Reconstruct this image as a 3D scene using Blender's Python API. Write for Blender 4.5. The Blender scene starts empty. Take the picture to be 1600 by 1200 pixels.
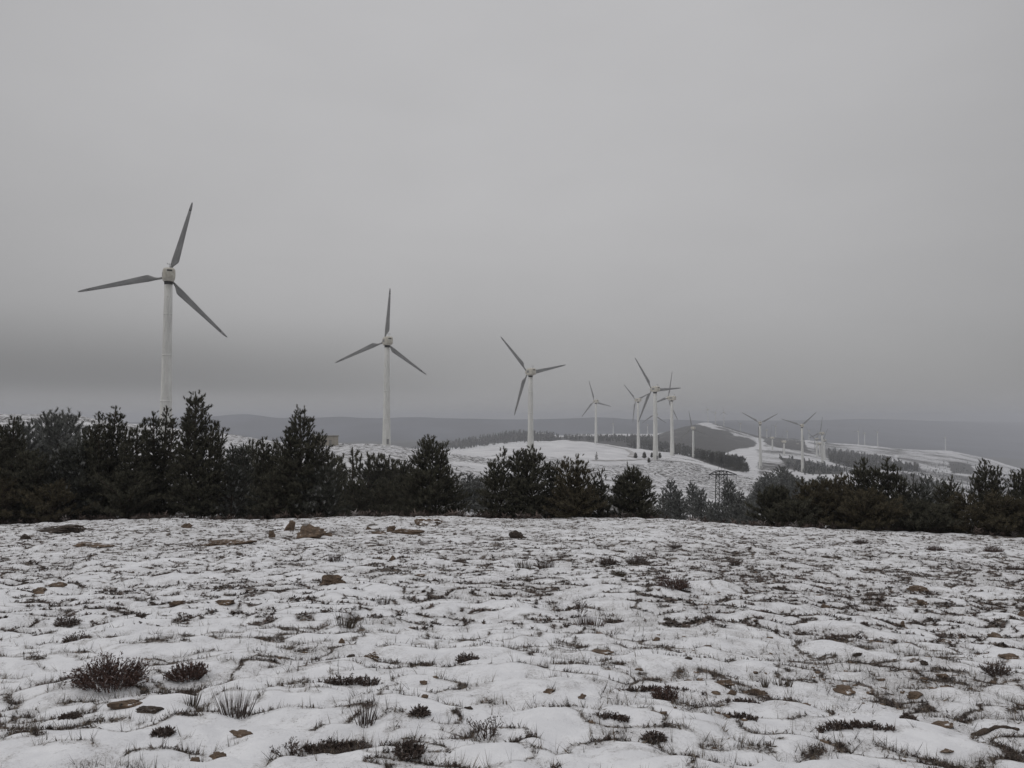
import bpy, math, random
import numpy as np
from mathutils import Vector
R = math.radians
SC = bpy.context.scene
COL = SC.collection

# ------------------------------------------------------------------ camera
F = 1232.0            # focal length in photo pixels (1600 wide)
EYE = 1.65
PITCH = math.atan(55.0 / F)
cam_d = bpy.data.cameras.new('camera'); cam = bpy.data.objects.new('camera', cam_d); COL.objects.link(cam)
cam_d.sensor_width = 36; cam_d.lens = 36 * F / 1600; cam_d.clip_start = 0.05; cam_d.clip_end = 20000
cam.location = (0, 0, EYE); cam.rotation_euler = (R(90) + PITCH, 0, 0)
SC.camera = cam

# ------------------------------------------------------------------ world
SUN_AZ, SUN_EL = R(-120), R(42)
w = bpy.data.worlds.new('World'); SC.world = w; w.use_nodes = True
nt = w.node_tree; nt.nodes.clear(); N = nt.nodes; L = nt.links
out = N.new('ShaderNodeOutputWorld'); bg = N.new('ShaderNodeBackground'); L.new(bg.outputs[0], out.inputs[0])
sky = N.new('ShaderNodeTexSky'); sky.sky_type = 'NISHITA'; sky.sun_disc = False
sky.sun_elevation = SUN_EL; sky.sun_rotation = SUN_AZ % (2 * math.pi)
tc = N.new('ShaderNodeTexCoord'); sep = N.new('ShaderNodeSeparateXYZ'); L.new(tc.outputs['Generated'], sep.inputs[0])
ramp = N.new('ShaderNodeValToRGB'); cr = ramp.color_ramp
def g(v, b=1.0): return (v, v, v * b, 1)
stops = [(0.0, (.300, .300, .300, 1)), (.016, (.292, .292, .290, 1)), (.045, (.325, .325, .322, 1)), (.126, (.415, .415, .415, 1)),
         (.203, (.463, .463, .464, 1)), (.35, (.490, .491, .495, 1)), (.5, (.505, .506, .512, 1)), (1.0, (1.08, 1.08, 1.095, 1))]
cr.elements[0].position = 0; cr.elements[0].color = stops[0][1]
cr.elements[1].position = 1; cr.elements[1].color = stops[-1][1]
for p, c in stops[1:-1]:
    e = cr.elements.new(p); e.color = c
L.new(sep.outputs[2], ramp.inputs[0])
def math_n(op, a=None, b=None, c=None, tree=None, clamp=False):
    t = tree or nt
    n = t.nodes.new('ShaderNodeMath'); n.operation = op; n.use_clamp = clamp
    for i, v in enumerate((a, b, c)):
        if v is None: continue
        if isinstance(v, (int, float)): n.inputs[i].default_value = v
        else: t.links.new(v, n.inputs[i])
    return n.outputs[0]
# darker cloud bank low on the left
dd = math_n('SUBTRACT', sep.outputs[2], 0.043)
zz = math_n('MAXIMUM', math_n('DIVIDE', dd, 0.058), math_n('DIVIDE', dd, -0.019))
band = math_n('POWER', 2.718, math_n('MULTIPLY', math_n('MULTIPLY', zz, zz), -1.0))
az = math_n('DIVIDE', sep.outputs[0], math_n('MAXIMUM', sep.outputs[1], 0.05))
leftw = N.new('ShaderNodeMapRange'); leftw.interpolation_type = 'SMOOTHSTEP'
leftw.inputs['From Min'].default_value = 0.15; leftw.inputs['From Max'].default_value = -0.45
L.new(az, leftw.inputs['Value'])
dark = math_n('MULTIPLY', math_n('MULTIPLY', band, leftw.outputs[0]), 0.40)
mp = N.new('ShaderNodeMapping'); mp.inputs['Scale'].default_value = (1.6, 1.6, 4.0); L.new(tc.outputs['Generated'], mp.inputs[0])
no = N.new('ShaderNodeTexNoise'); no.inputs['Scale'].default_value = 1.6; no.inputs['Detail'].default_value = 4; no.inputs['Roughness'].default_value = .5
L.new(mp.outputs[0], no.inputs['Vector'])
vary = math_n('ADD', math_n('MULTIPLY', math_n('SUBTRACT', no.outputs[0], 0.5), 0.20), 1.0)
# sky colour dims towards the sides, mildly imitating lens vignetting
side = math_n('SUBTRACT', 1.0, math_n('MULTIPLY', math_n('MINIMUM', math_n('MULTIPLY', math_n('ADD', az, 0.05), math_n('ADD', az, 0.05)), 1.0), 0.30))
fac = math_n('MULTIPLY', math_n('MULTIPLY', math_n('SUBTRACT', 1.0, dark), vary), side)
sc = N.new('ShaderNodeVectorMath'); sc.operation = 'SCALE'; L.new(ramp.outputs[0], sc.inputs[0]); L.new(fac, sc.inputs['Scale'])
sk = N.new('ShaderNodeVectorMath'); sk.operation = 'SCALE'; L.new(sky.outputs[0], sk.inputs[0]); sk.inputs['Scale'].default_value = 0.08
mx = N.new('ShaderNodeMix'); mx.data_type = 'RGBA'; mx.inputs['Factor'].default_value = 0.02
L.new(sc.outputs[0], mx.inputs[6]); L.new(sk.outputs[0], mx.inputs[7]); tint = N.new('ShaderNodeVectorMath'); tint.operation = 'MULTIPLY'; tint.inputs[1].default_value = (1.006, .997, 1.004); L.new(mx.outputs[2], tint.inputs[0]); L.new(tint.outputs[0], bg.inputs[0])
bg.inputs[1].default_value = 1.0

# ------------------------------------------------------------------ sun (veiled by cloud)
sd = bpy.data.lights.new('sun', 'SUN'); sd.energy = 0.42; sd.angle = R(40); sd.color = (1, .97, .93)
sun = bpy.data.objects.new('sun', sd); COL.objects.link(sun)
sdir = Vector((math.sin(SUN_AZ) * math.cos(SUN_EL), math.cos(SUN_AZ) * math.cos(SUN_EL), math.sin(SUN_EL)))
sun.rotation_euler = sdir.to_track_quat('Z', 'Y').to_euler()

SC.view_settings.view_transform = 'Standard'; SC.view_settings.look = 'None'
SC.view_settings.exposure = 0; SC.view_settings.gamma = 1
SC.cycles.max_bounces = 5; SC.cycles.diffuse_bounces = 3; SC.cycles.volume_bounces = 1
SC.cycles.transparent_max_bounces = 4; SC.cycles.use_denoising = True

# ------------------------------------------------------------------ helpers
def ray(u, v):
    a = (np.asarray(u, float) - 800) / F; b = (600 - np.asarray(v, float)) / F
    cp, sp = math.cos(PITCH), math.sin(PITCH)
    return a, cp - b * sp, sp + b * cp
def world_at(u, v, Y):
    dx, dy, dz = ray(u, v)
    return np.array([Y * dx / dy, Y + 0 * dx, EYE + Y * dz / dy], dtype=float) if np.ndim(u) == 0 and np.ndim(v) == 0 else (Y * dx / dy, Y, EYE + Y * dz / dy)
def project(x, y, z):
    cp, sp = math.cos(PITCH), math.sin(PITCH)
    zz = z - EYE; f = y * cp + zz * sp; up = -y * sp + zz * cp
    f = np.maximum(f, .01)
    return 800 + F * x / f, 600 - F * up / f

def link(name, me, parent=None, label=None, cat=None, group=None, kind=None):
    o = bpy.data.objects.new(name, me); COL.objects.link(o)
    if parent is not None: o.parent = parent
    if label: o['label'] = label
    if cat: o['category'] = cat
    if group: o['group'] = group
    if kind: o['kind'] = kind
    return o
def mesh_np(name, V, T, mat, smooth=False, attrs=None):
    V = np.asarray(V, np.float32).reshape(-1, 3); T = np.asarray(T, np.int32)
    k = T.shape[1]
    me = bpy.data.meshes.new(name)
    me.vertices.add(len(V)); me.vertices.foreach_set('co', V.ravel())
    me.loops.add(T.size); me.loops.foreach_set('vertex_index', T.ravel())
    me.polygons.add(len(T)); me.polygons.foreach_set('loop_start', np.arange(0, T.size, k, dtype=np.int32))
    me.polygons.foreach_set('loop_total', np.full(len(T), k, np.int32))
    if smooth: me.polygons.foreach_set('use_smooth', np.ones(len(T), bool))
    for an, arr in (attrs or {}).items():
        at = me.attributes.new(an, 'FLOAT', 'POINT'); at.data.foreach_set('value', np.asarray(arr, np.float32))
    me.update(); me.validate()
    if mat: me.materials.append(mat)
    return me
class MB:
    """collects quads/tris for one mesh"""
    def __init__(s): s.v = []; s.f = []
    def add(s, V, Fs):
        o = len(s.v); s.v += [tuple(p) for p in V]; s.f += [tuple(i + o for i in f) for f in Fs]
    def box(s, x0, x1, y0, y1, z0, z1):
        s.add([(x0, y0, z0), (x1, y0, z0), (x1, y1, z0), (x0, y1, z0), (x0, y0, z1), (x1, y0, z1), (x1, y1, z1), (x0, y1, z1)],
              [(0, 3, 2, 1), (4, 5, 6, 7), (0, 1, 5, 4), (1, 2, 6, 5), (2, 3, 7, 6), (3, 0, 4, 7)])
    def tube(s, p, q, r0, r1=None, n=6, cap=True):
        r1 = r0 if r1 is None else r1
        p = Vector(p); q = Vector(q); d = (q - p).normalized()
        a = d.orthogonal().normalized(); b = d.cross(a)
        V = []
        for c, r in ((p, r0), (q, r1)):
            for i in range(n):
                t = 2 * math.pi * i / n; V.append(c + a * math.cos(t) * r + b * math.sin(t) * r)
        Fs = [(i, (i + 1) % n, n + (i + 1) % n, n + i) for i in range(n)]
        if cap: Fs += [tuple(range(n))[::-1], tuple(range(n, 2 * n))]
        s.add(V, Fs)
    def rings(s, R_, caps=True):
        n = len(R_[0]); V = [p for r in R_ for p in r]; Fs = []
        for k in range(len(R_) - 1):
            for i in range(n):
                j = (i + 1) % n; Fs.append((k * n + i, k * n + j, (k + 1) * n + j, (k + 1) * n + i))
        if caps: Fs += [tuple(range(n))[::-1], tuple(range((len(R_) - 1) * n, len(R_) * n))]
        s.add(V, Fs)
    def mesh(s, name, mat, smooth=False):
        me = bpy.data.meshes.new(name); me.from_pydata(s.v, [], s.f); me.update()
        if smooth:
            for p in me.polygons: p.use_smooth = True
        me.materials.append(mat)
        return me

# ---- noise (numpy)
def h2(ix, iy, seed):
    s = np.sin(ix * 127.1 + iy * 311.7 + seed * 74.7) * 43758.5453
    return s - np.floor(s)
def vnoise(x, y, seed=0):
    ix = np.floor(x); iy = np.floor(y); fx = x - ix; fy = y - iy
    fx = fx * fx * fx * (fx * (fx * 6 - 15) + 10); fy = fy * fy * fy * (fy * (fy * 6 - 15) + 10)
    a = h2(ix, iy, seed); b = h2(ix + 1, iy, seed); c = h2(ix, iy + 1, seed); d = h2(ix + 1, iy + 1, seed)
    return (a + (b - a) * fx) * (1 - fy) + (c + (d - c) * fx) * fy
def fbm(x, y, seed=0, oct=4):
    s = 0; a = .5; t = 0
    for k in range(oct):
        s = s + a * vnoise(x * 2 ** k + 17.3 * k, y * 2 ** k - 9.1 * k, seed + k); t += a; a *= .5
    return s / t
def sstep(a, b, x):
    t = np.clip((x - a) / (b - a), 0, 1); return t * t * (3 - 2 * t)

# ------------------------------------------------------------------ materials
def nodes_of(m):
    m.use_nodes = True; t = m.node_tree; t.nodes.clear()
    o = t.nodes.new('ShaderNodeOutputMaterial'); b = t.nodes.new('ShaderNodeBsdfPrincipled'); t.links.new(b.outputs[0], o.inputs[0])
    b.inputs['Specular IOR Level'].default_value = .25; b.inputs['Roughness'].default_value = .8
    return t, b
def noise(t, scale, detail=3, rough=.55, coord='Object', vs=None):
    c = t.nodes.new('ShaderNodeTexCoord'); n = t.nodes.new('ShaderNodeTexNoise')
    n.inputs['Scale'].default_value = scale; n.inputs['Detail'].default_value = detail; n.inputs['Roughness'].default_value = rough
    if vs:
        mpn = t.nodes.new('ShaderNodeMapping'); mpn.inputs['Scale'].default_value = vs; t.links.new(c.outputs[coord], mpn.inputs[0]); t.links.new(mpn.outputs[0], n.inputs['Vector'])
    else: t.links.new(c.outputs[coord], n.inputs['Vector'])
    return n.outputs[0]
def rng(t, v, a, b, c=0., d=1.):
    n = t.nodes.new('ShaderNodeMapRange'); n.interpolation_type = 'SMOOTHSTEP'
    for k, x in (('From Min', a), ('From Max', b), ('To Min', c), ('To Max', d)): n.inputs[k].default_value = x
    t.links.new(v, n.inputs['Value']); return n.outputs[0]
def mixc(t, f, a, b):
    n = t.nodes.new('ShaderNodeMix'); n.data_type = 'RGBA'
    if isinstance(f, (int, float)): n.inputs['Factor'].default_value = f
    else: t.links.new(f, n.inputs['Factor'])
    for i, x in ((6, a), (7, b)):
        if isinstance(x, tuple): n.inputs[i].default_value = (*x, 1)
        else: t.links.new(x, n.inputs[i])
    return n.outputs[2]
def attr(t, name):
    n = t.nodes.new('ShaderNodeAttribute'); n.attribute_name = name; return n.outputs['Fac']
def bump(t, b, h, strength=.3, dist=.02):
    n = t.nodes.new('ShaderNodeBump'); n.inputs['Strength'].default_value = strength; n.inputs['Distance'].default_value = dist
    t.links.new(h, n.inputs['Height']); t.links.new(n.outputs[0], b.inputs['Normal'])
def new_mat(name): return bpy.data.materials.new(name)

SNOW = (.80, .80, .815)
def mat_field():
    m = new_mat('snowy_heath'); t, b = nodes_of(m)
    cov = attr(t, 'bare')
    n1 = noise(t, 9, 4, .65); n2 = noise(t, 45, 3, .7, vs=(1, 1, .3)); n3 = noise(t, 1.1, 3)
    f = math_n('ADD', math_n('ADD', cov, math_n('MULTIPLY', math_n('SUBTRACT', n1, .5), .9), tree=t), math_n('MULTIPLY', math_n('SUBTRACT', n2, .5), 1.1), tree=t) \
        if False else math_n('ADD', math_n('ADD', cov, math_n('MULTIPLY', math_n('SUBTRACT', n1, .5, tree=t), .9, tree=t), tree=t), math_n('MULTIPLY', math_n('SUBTRACT', n2, .5, tree=t), 1.1, tree=t), tree=t)
    mask = rng(t, f, .40, .66)
    soil = mixc(t, rng(t, noise(t, 14, 3), .45, .68), (.095, .082, .072), (.24, .19, .15))
    soil = mixc(t, rng(t, noise(t, 70, 2), .5, .62), soil, (.045, .039, .035))
    snow = mixc(t, rng(t, noise(t, 5, 4, .6), .35, .7), (.78, .785, .805), (.87, .875, .89))
    snow = mixc(t, math_n('MULTIPLY', rng(t, math_n('ADD', f, math_n('MULTIPLY', math_n('SUBTRACT', n3, .5, tree=t), .5, tree=t), tree=t), -.05, .42), .62, tree=t), snow, (.53, .52, .515))
    L_ = mixc(t, mask, snow, soil)
    # fine stubble poking through thin snow
    st = rng(t, noise(t, 110, 2, .6), .54, .64)
    thin = math_n('MULTIPLY', st, rng(t, f, .0, .4), tree=t)
    t.links.new(mixc(t, math_n('MULTIPLY', thin, .7, tree=t), L_, (.12, .10, .085)), b.inputs['Base Color'])
    b.inputs['Roughness'].default_value = .75
    bump(t, b, noise(t, 16, 5, .65), .6, .03)
    return m
def mat_hills():
    m = new_mat('snowy_hillside'); t, b = nodes_of(m)
    d = attr(t, 'bare')
    n1 = noise(t, .55, 5, .7); n2 = noise(t, .05, 4, .6); n3 = noise(t, .012, 4, .6, vs=(1, .5, 1))
    sp = attr(t, 'speck')
    f = math_n('ADD', d, math_n('MULTIPLY', math_n('SUBTRACT', n2, .5, tree=t), .5, tree=t), tree=t)
    f = math_n('ADD', f, math_n('MULTIPLY', math_n('SUBTRACT', n3, .5, tree=t), .9, tree=t), tree=t)
    f = math_n('ADD', f, math_n('MULTIPLY', math_n('MULTIPLY', math_n('SUBTRACT', n1, .42, tree=t), 2.6, tree=t), sp, tree=t), tree=t)
    mask = rng(t, f, .38, .62)
    dk = mixc(t, rng(t, n1, .35, .65), (.030, .030, .026), (.062, .056, .050))
    sn = mixc(t, rng(t, n2, .3, .7), (.56, .56, .575), (.72, .72, .73))
    t.links.new(mixc(t, mask, sn, dk), b.inputs['Base Color'])
    return m
def mat_mount():
    m = new_mat('far_mountain'); t, b = nodes_of(m)
    n = noise(t, .004, 5, .6, vs=(1, .4, 3))
    t.links.new(mixc(t, rng(t, n, .4, .7), (.022, .028, .044), (.07, .080, .108)), b.inputs['Base Color'])
    return m
def mat_leaf(name, a, c, frost=0.0):
    m = new_mat(name); t, b = nodes_of(m)
    col = mixc(t, attr(t, 'tint'), a, c)
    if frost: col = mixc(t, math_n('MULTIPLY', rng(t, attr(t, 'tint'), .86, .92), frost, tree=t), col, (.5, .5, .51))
    t.links.new(col, b.inputs['Base Color']); b.inputs['Roughness'].default_value = .75; b.inputs['Specular IOR Level'].default_value = .1
    return m
def mat_simple(name, a, c, scale, rough=.7, vs=None, bp=0):
    m = new_mat(name); t, b = nodes_of(m)
    n = noise(t, scale, 4, .65, vs=vs)
    t.links.new(mixc(t, rng(t, n, .35, .7), a, c), b.inputs['Base Color']); b.inputs['Roughness'].default_value = rough
    if bp: bump(t, b, n, bp, .03)
    return m
def mat_rock(name, snowy, a=(.09, .066, .05), c=(.22, .158, .110)):
    m = new_mat(name); t, b = nodes_of(m)
    n = noise(t, 7, 5, .7); n2 = noise(t, 30, 3, .6)
    col = mixc(t, rng(t, n, .3, .7), a, c)
    col = mixc(t, rng(t, n2, .55, .7), col, (.05, .045, .04))
    ge = t.nodes.new('ShaderNodeNewGeometry'); s = t.nodes.new('ShaderNodeSeparateXYZ'); t.links.new(ge.outputs['Normal'], s.inputs[0])
    q = math_n('ADD', s.outputs[2], math_n('MULTIPLY', math_n('SUBTRACT', n, .5, tree=t), 1.2, tree=t), tree=t)
    col = mixc(t, rng(t, q, 1.12 - snowy, 1.22 - snowy), col, SNOW)
    t.links.new(col, b.inputs['Base Color']); bump(t, b, n2, .5, .02)
    return m
def mat_tower():
    m = new_mat('weathered_white_steel'); t, b = nodes_of(m)
    n = noise(t, 1.2, 4, .65, vs=(1, 1, .18)); n2 = noise(t, 2.6, 5, .8, vs=(1, 1, .5))
    col = mixc(t, rng(t, n, .3, .7), (.58, .58, .555), (.74, .74, .71))
    col = mixc(t, rng(t, n2, .63, .70), col, (.22, .19, .15))
    t.links.new(col, b.inputs['Base Color']); b.inputs['Roughness'].default_value = .5
    return m
M_FIELD, M_HILL, M_MOUNT = mat_field(), mat_hills(), mat_mount()
M_TOWER = mat_tower()
M_NAC = mat_simple('cream_nacelle_paint', (.50, .47, .40), (.64, .62, .56), 1.3, .5)
M_BLADE = mat_simple('underlit_blade_grey', (.23, .23, .23), (.33, .33, .328), 1.0, .45, vs=(1, 1, .3))  # grey set low for underlit blades, their shade put into the colour
M_DARK = mat_simple('dark_metal', (.03, .03, .03), (.06, .055, .05), 4)
M_STEEL = mat_simple('pylon_steel', (.018, .018, .018), (.04, .038, .036), 3)
M_BARK = mat_simple('pine_bark', (.045, .035, .028), (.10, .075, .06), 8, .9)
M_PINE = mat_leaf('pine_needles', (.045, .044, .032), (.100, .096, .070))
M_OLIVE = mat_leaf('olive_pine_needles', (.054, .047, .030), (.108, .092, .060))
M_FROST = mat_leaf('frosted_pine_needles', (.042, .044, .035), (.10, .102, .085), .40)
M_MIST = mat_leaf('mist_paled_pine_needles', (.08, .083, .074), (.18, .185, .17), .3)  # needles lightened so the foliage colour carries the local fog
M_HEATH = mat_leaf('heather_stems', (.060, .048, .043), (.160, .122, .105), .30)
M_RED = mat_leaf('reddish_heather', (.060, .040, .036), (.155, .100, .082), .35)
M_DRY = mat_leaf('dry_grass', (.05, .042, .036), (.20, .165, .125))
M_ROCK = mat_rock('bare_rock', 0.12); M_ROCKS = mat_rock('snow_topped_rock', .45); M_ROCKD = mat_rock('dark_rock', .10, (.040, .033, .029), (.10, .078, .062))
M_WALL = mat_simple('rendered_wall', (.34, .31, .26), (.42, .39, .33), 2); M_ROOF = mat_simple('flat_roof', (.20, .19, .17), (.30, .29, .27), 2)
M_TRACK = mat_simple('thin_snow_track', (.30, .29, .28), (.58, .57, .57), .35)

# ------------------------------------------------------------------ terrain height model
UCOL = np.arange(-1200, 2801, 4.0)
def interp(pts):
    p = np.array(pts, float); y = np.interp(UCOL, p[:, 0], p[:, 1])
    k = np.hanning(13); k /= k.sum()
    return np.convolve(np.pad(y, 6, mode='edge'), k, mode='valid')
EDGE = interp([(-900, 826), (0, 819), (200, 813), (400, 811), (600, 809), (800, 810), (1000, 813), (1100, 815), (1200, 822), (1300, 826), (1400, 831), (1500, 836), (1600, 840), (2600, 870)])
RINGS = {
 110: [(-900, 800), (0, 790), (200, 790), (450, 780), (600, 775), (750, 790), (850, 800), (1050, 835), (1600, 860), (2600, 880)],
 200: [(-900, 715), (0, 702), (200, 690), (300, 692), (350, 702), (450, 715), (600, 728), (750, 745), (850, 752), (950, 765), (1050, 785), (1150, 800), (1250, 815), (1400, 825), (1600, 845), (2600, 860)],
 304: [(-900, 640), (0, 650), (100, 652), (150, 660), (200, 665), (300, 674), (350, 679), (380, 682), (405, 686), (450, 691), (520, 695), (565, 694), (612, 696), (645, 702), (705, 711), (750, 722), (850, 733), (950, 742), (1050, 755), (1150, 772), (1250, 790), (1400, 810), (1600, 835), (2600, 850)],
 370: [(-900, 632), (0, 647), (60, 646), (130, 651), (170, 658), (210, 663), (260, 668), (300, 673), (350, 682), (400, 690), (450, 695), (520, 700), (600, 702), (650, 708), (700, 712), (750, 713), (829, 714), (950, 726), (1050, 738), (1150, 758), (1250, 775), (1400, 795), (1500, 812), (1600, 828), (2600, 840)],
 452: [(-900, 650), (0, 662), (200, 675), (350, 695), (500, 705), (600, 708), (650, 709), (700, 709), (750, 707), (829, 705), (930, 708), (1018, 717), (1080, 724), (1150, 742), (1250, 760), (1400, 785), (1600, 820), (2600, 830)],
 550: [(-900, 670), (0, 680), (350, 700), (600, 712), (650, 711), (700, 707), (750, 702), (829, 698), (930, 700), (1000, 708), (1048, 712), (1100, 722), (1150, 735), (1187, 745), (1250, 750), (1300, 757), (1400, 775), (1600, 812), (2600, 820)],
 640: [(-900, 680), (0, 690), (400, 705), (650, 712), (715, 705), (750, 701), (822, 692), (880, 689), (930, 694), (995, 702), (1050, 710), (1100, 719), (1150, 730), (1187, 738), (1250, 741), (1320, 742), (1400, 760), (1500, 785), (1600, 805), (2600, 815)],
 750: [(-900, 690), (0, 695), (600, 715), (715, 708), (822, 695), (880, 688.5), (931, 692), (995, 703), (1050, 713), (1100, 722), (1150, 728), (1200, 733), (1253, 736), (1310, 739), (1400, 752), (1500, 775), (1600, 800), (2600, 810)],
 900: [(-900, 700), (0, 700), (600, 716), (750, 708), (850, 700), (931, 699), (1000, 706), (1083, 716), (1150, 722), (1200, 724), (1250, 728), (1300, 733), (1400, 745), (1500, 768), (1600, 795), (2600, 805)],
 1100: [(-900, 705), (0, 705), (600, 715), (850, 705), (1000, 700), (1050, 704), (1120, 710), (1180, 708), (1200, 712), (1250, 716), (1300, 724), (1400, 735), (1500, 757), (1600, 785), (2600, 800)],
 1400: [(-900, 705), (0, 705), (600, 712), (850, 705), (1000, 694), (1060, 696), (1120, 698), (1165, 700), (1190, 698), (1220, 699), (1260, 706), (1300, 712), (1350, 718), (1400, 722), (1450, 733), (1500, 738), (1550, 748), (1600, 765), (2600, 800)],
 1800: [(-900, 700), (0, 700), (600, 705), (660, 700), (692, 693), (750, 685), (795, 677), (822, 675), (850, 675.5), (875, 681), (900, 681), (947, 681), (1000, 684), (1030, 681), (1060, 677), (1080, 674), (1100, 672), (1150, 682), (1200, 692), (1254, 697), (1300, 703), (1350, 707), (1400, 710), (1450, 714), (1500, 718), (1550, 725), (1600, 740), (1700, 760), (2600, 790)],
 2200: [(-900, 700), (0, 705), (600, 706), (700, 700), (822, 682), (875, 683), (900, 679), (947, 677.5), (1030, 678), (1060, 668), (1075, 664), (1100, 658.5), (1112, 660), (1143, 668), (1167, 677), (1183, 681), (1222, 684), (1254, 686), (1286, 690.5), (1330, 694), (1360, 696), (1400, 700), (1440, 702), (1480, 702), (1520, 711), (1550, 719), (1580, 729), (1600, 736), (1700, 755), (2600, 790)],
 2700: [(-900, 700), (0, 705), (500, 700), (640, 692), (700, 694), (850, 695), (1100, 685), (1300, 705), (1600, 745), (2600, 790)],
 3400: [(-900, 700), (0, 705), (500, 695), (640, 690), (700, 692), (900, 690), (1100, 690), (1300, 700), (1600, 720), (2600, 740)],
 4200: [(-900, 668), (0, 675), (400, 672), (700, 672), (1000, 672), (1300, 692), (1600, 705), (2600, 705)],
 4800: [(-900, 655), (0, 662), (250, 656), (325, 649), (380, 644), (405, 646), (437, 652), (480, 651), (530, 649), (565, 653), (610, 653), (662, 650), (705, 653), (800, 655), (880, 654), (940, 651), (1000, 654), (1060, 655), (1150, 663), (1280, 682), (1600, 695), (2600, 695)],
 7200: [(-900, 662), (600, 668), (1060, 661), (1150, 655.5), (1190, 657), (1280, 656), (1350, 653.5), (1424, 656), (1480, 659), (1540, 663), (1600, 666), (2600, 666)],
 10500: [(-900, 658), (600, 664), (1190, 660), (1380, 657), (1460, 657.5), (1600, 659), (2600, 660)],
}
def ring_z(vals, Y):
    return world_at(UCOL, vals, Y)[2]
_sl = (EDGE - 655) / F - EYE / 34.0
tabY = [0.01, 34.0, 38.0, 62.0]; tabZ = [0 * _sl, -_sl * 34, -_sl * 38 - .35, -_sl * 38 - 6.5]
for Yk in sorted(RINGS):
    tabY.append(float(Yk)); tabZ.append(ring_z(interp(RINGS[Yk]), Yk))
tabY = np.array(tabY); tabZ = np.array(tabZ)
TCOL = (UCOL - 800) / F * math.cos(PITCH) / math.cos(PITCH)**2
# dense table in log distance beyond the field, slightly smoothed across rings
LY = np.linspace(math.log(30), math.log(10500), 980)
_D = np.empty((len(LY), len(UCOL)), np.float64)
for j in range(len(UCOL)):
    _D[:, j] = np.interp(np.exp(LY), tabY, tabZ[:, j] / 1.0)
k = np.hanning(19); k /= k.sum()
_P = np.pad(_D, ((9, 9), (0, 0)), mode='edge'); _S = sum(k[i] * _P[i:i + len(LY)] for i in range(19))
wS = sstep(math.log(45), math.log(80), LY)[:, None]
_D = _D * (1 - wS) + _S * wS
def base_z(x, y):
    x = np.asarray(x, float); y = np.maximum(np.asarray(y, float), .02)
    t = x / np.maximum(y, 1.0)
    fj = np.clip((t - TCOL[0]) / (TCOL[1] - TCOL[0]), 0, len(TCOL) - 1.001); j = fj.astype(int); fj = fj - j
    ly = np.log(np.maximum(y, 30.0)); fi = np.clip((ly - LY[0]) / (LY[1] - LY[0]), 0, len(LY) - 1.001); i = fi.astype(int); fi = fi - i
    far = (_D[i, j] * (1 - fj) + _D[i, j + 1] * fj) * (1 - fi) + (_D[i + 1, j] * (1 - fj) + _D[i + 1, j + 1] * fj) * fi
    sl = _sl[j] * (1 - fj) + _sl[j + 1] * fj
    near = -sl * y
    wgt = sstep(30.5, 33.5, y)
    return near * (1 - wgt) + far * wgt
def cells(x, y, size, seed, dens=1.0):
    ix = np.floor(x / size); iy = np.floor(y / size)
    H = np.zeros_like(x); Vg = np.zeros_like(x)
    for di in (-1, 0, 1):
        for dj in (-1, 0, 1):
            cx = ix + di; cy = iy + dj
            a = h2(cx, cy, seed); b = h2(cx, cy, seed + 3); c = h2(cx, cy, seed + 5); d = h2(cx, cy, seed + 8)
            px = (cx + a) * size; py = (cy + b) * size
            Rr = size * (.38 + .42 * c)
            dx = (x - px) / Rr / 1.15; dy = (y - py) / Rr
            back = dy > 0
            dys = np.where(back, dy * 1.55, dy * .85)
            r = np.sqrt(dx * dx + dys * dys)
            bmp = np.clip(1 - r * r, 0, 1) ** 1.25 * (.35 + .65 * c)
            H = np.maximum(H, bmp)
            v = np.exp(-((r - .80) / .17) ** 2) * sstep(-.15, .35, dy) * (d > .38) * (.5 + .5 * d)
            Vg = np.maximum(Vg, v)
    return H, Vg
def field(x, y):
    """micro relief and bare-ground amount of the near hilltop"""
    wx = x + .45 * (fbm(x * 1.9, y * 1.9, 21, 3) - .5); wy = y + .5 * (fbm(x * 1.9, y * 1.9, 31, 3) - .5)
    H1, V1 = cells(wx, wy, .82, 1); H2, V2 = cells(wx, wy, .36, 11)
    brk = sstep(.36, .6, fbm(x * 4.1, y * 2.6, 15, 2)); V1 = V1 * (.25 + .75 * brk); V2 = V2 * (.2 + .8 * sstep(.4, .6, fbm(x * 2.3 + 9, y * 2.3, 16, 2)))
    f1 = fbm(x / 3.1, y / 3.1, 5, 4); f2 = fbm(x * 3.2, y * 3.2, 9, 3)
    md = .35 + 1.25 * sstep(.3, .7, fbm(x / 2.6 + 70, y / 3.4, 301, 3)); V2 = V2 * md; H2 = H2 * (.4 + .6 * md)
    hgt = .080 * H1 * (1.25 - .3 * md) + .050 * H2 * (1 - .4 * H1) + .22 * (f1 - .5) + .045 * (f2 - .5)
    patch = fbm(x / 2.0 + 40, y / 2.0, 41, 4)
    right = np.exp(-(((x - .42 * y) / (.22 * y + .6)) ** 2)) * sstep(4.5, 7, y) * (1 - sstep(13, 20, y))
    f3 = fbm(x * 5.5, y * 4.5, 77, 3)
    line = 1 - np.abs(2 * fbm(x * 1.5 + 3, y * 2.4, 87, 3) - 1)
    bare = .60 * V1 + .60 * V2 + .45 * (patch - .5) - .22 * H1 - .16 * H2 + .17 + .21 * sstep(7, 22, y) + .14 * right + .55 * (f3 - .5) + .5 * sstep(.90, .99, line)
    fade = sstep(48, 38, y)
    return hgt * fade, bare, right
def ground_z(x, y):
    x = np.asarray(x, float); y = np.asarray(y, float)
    hgt = field(np.atleast_1d(x), np.atleast_1d(y))[0]
    z = base_z(x, y)
    return z + (hgt if x.ndim else hgt[0])
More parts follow.
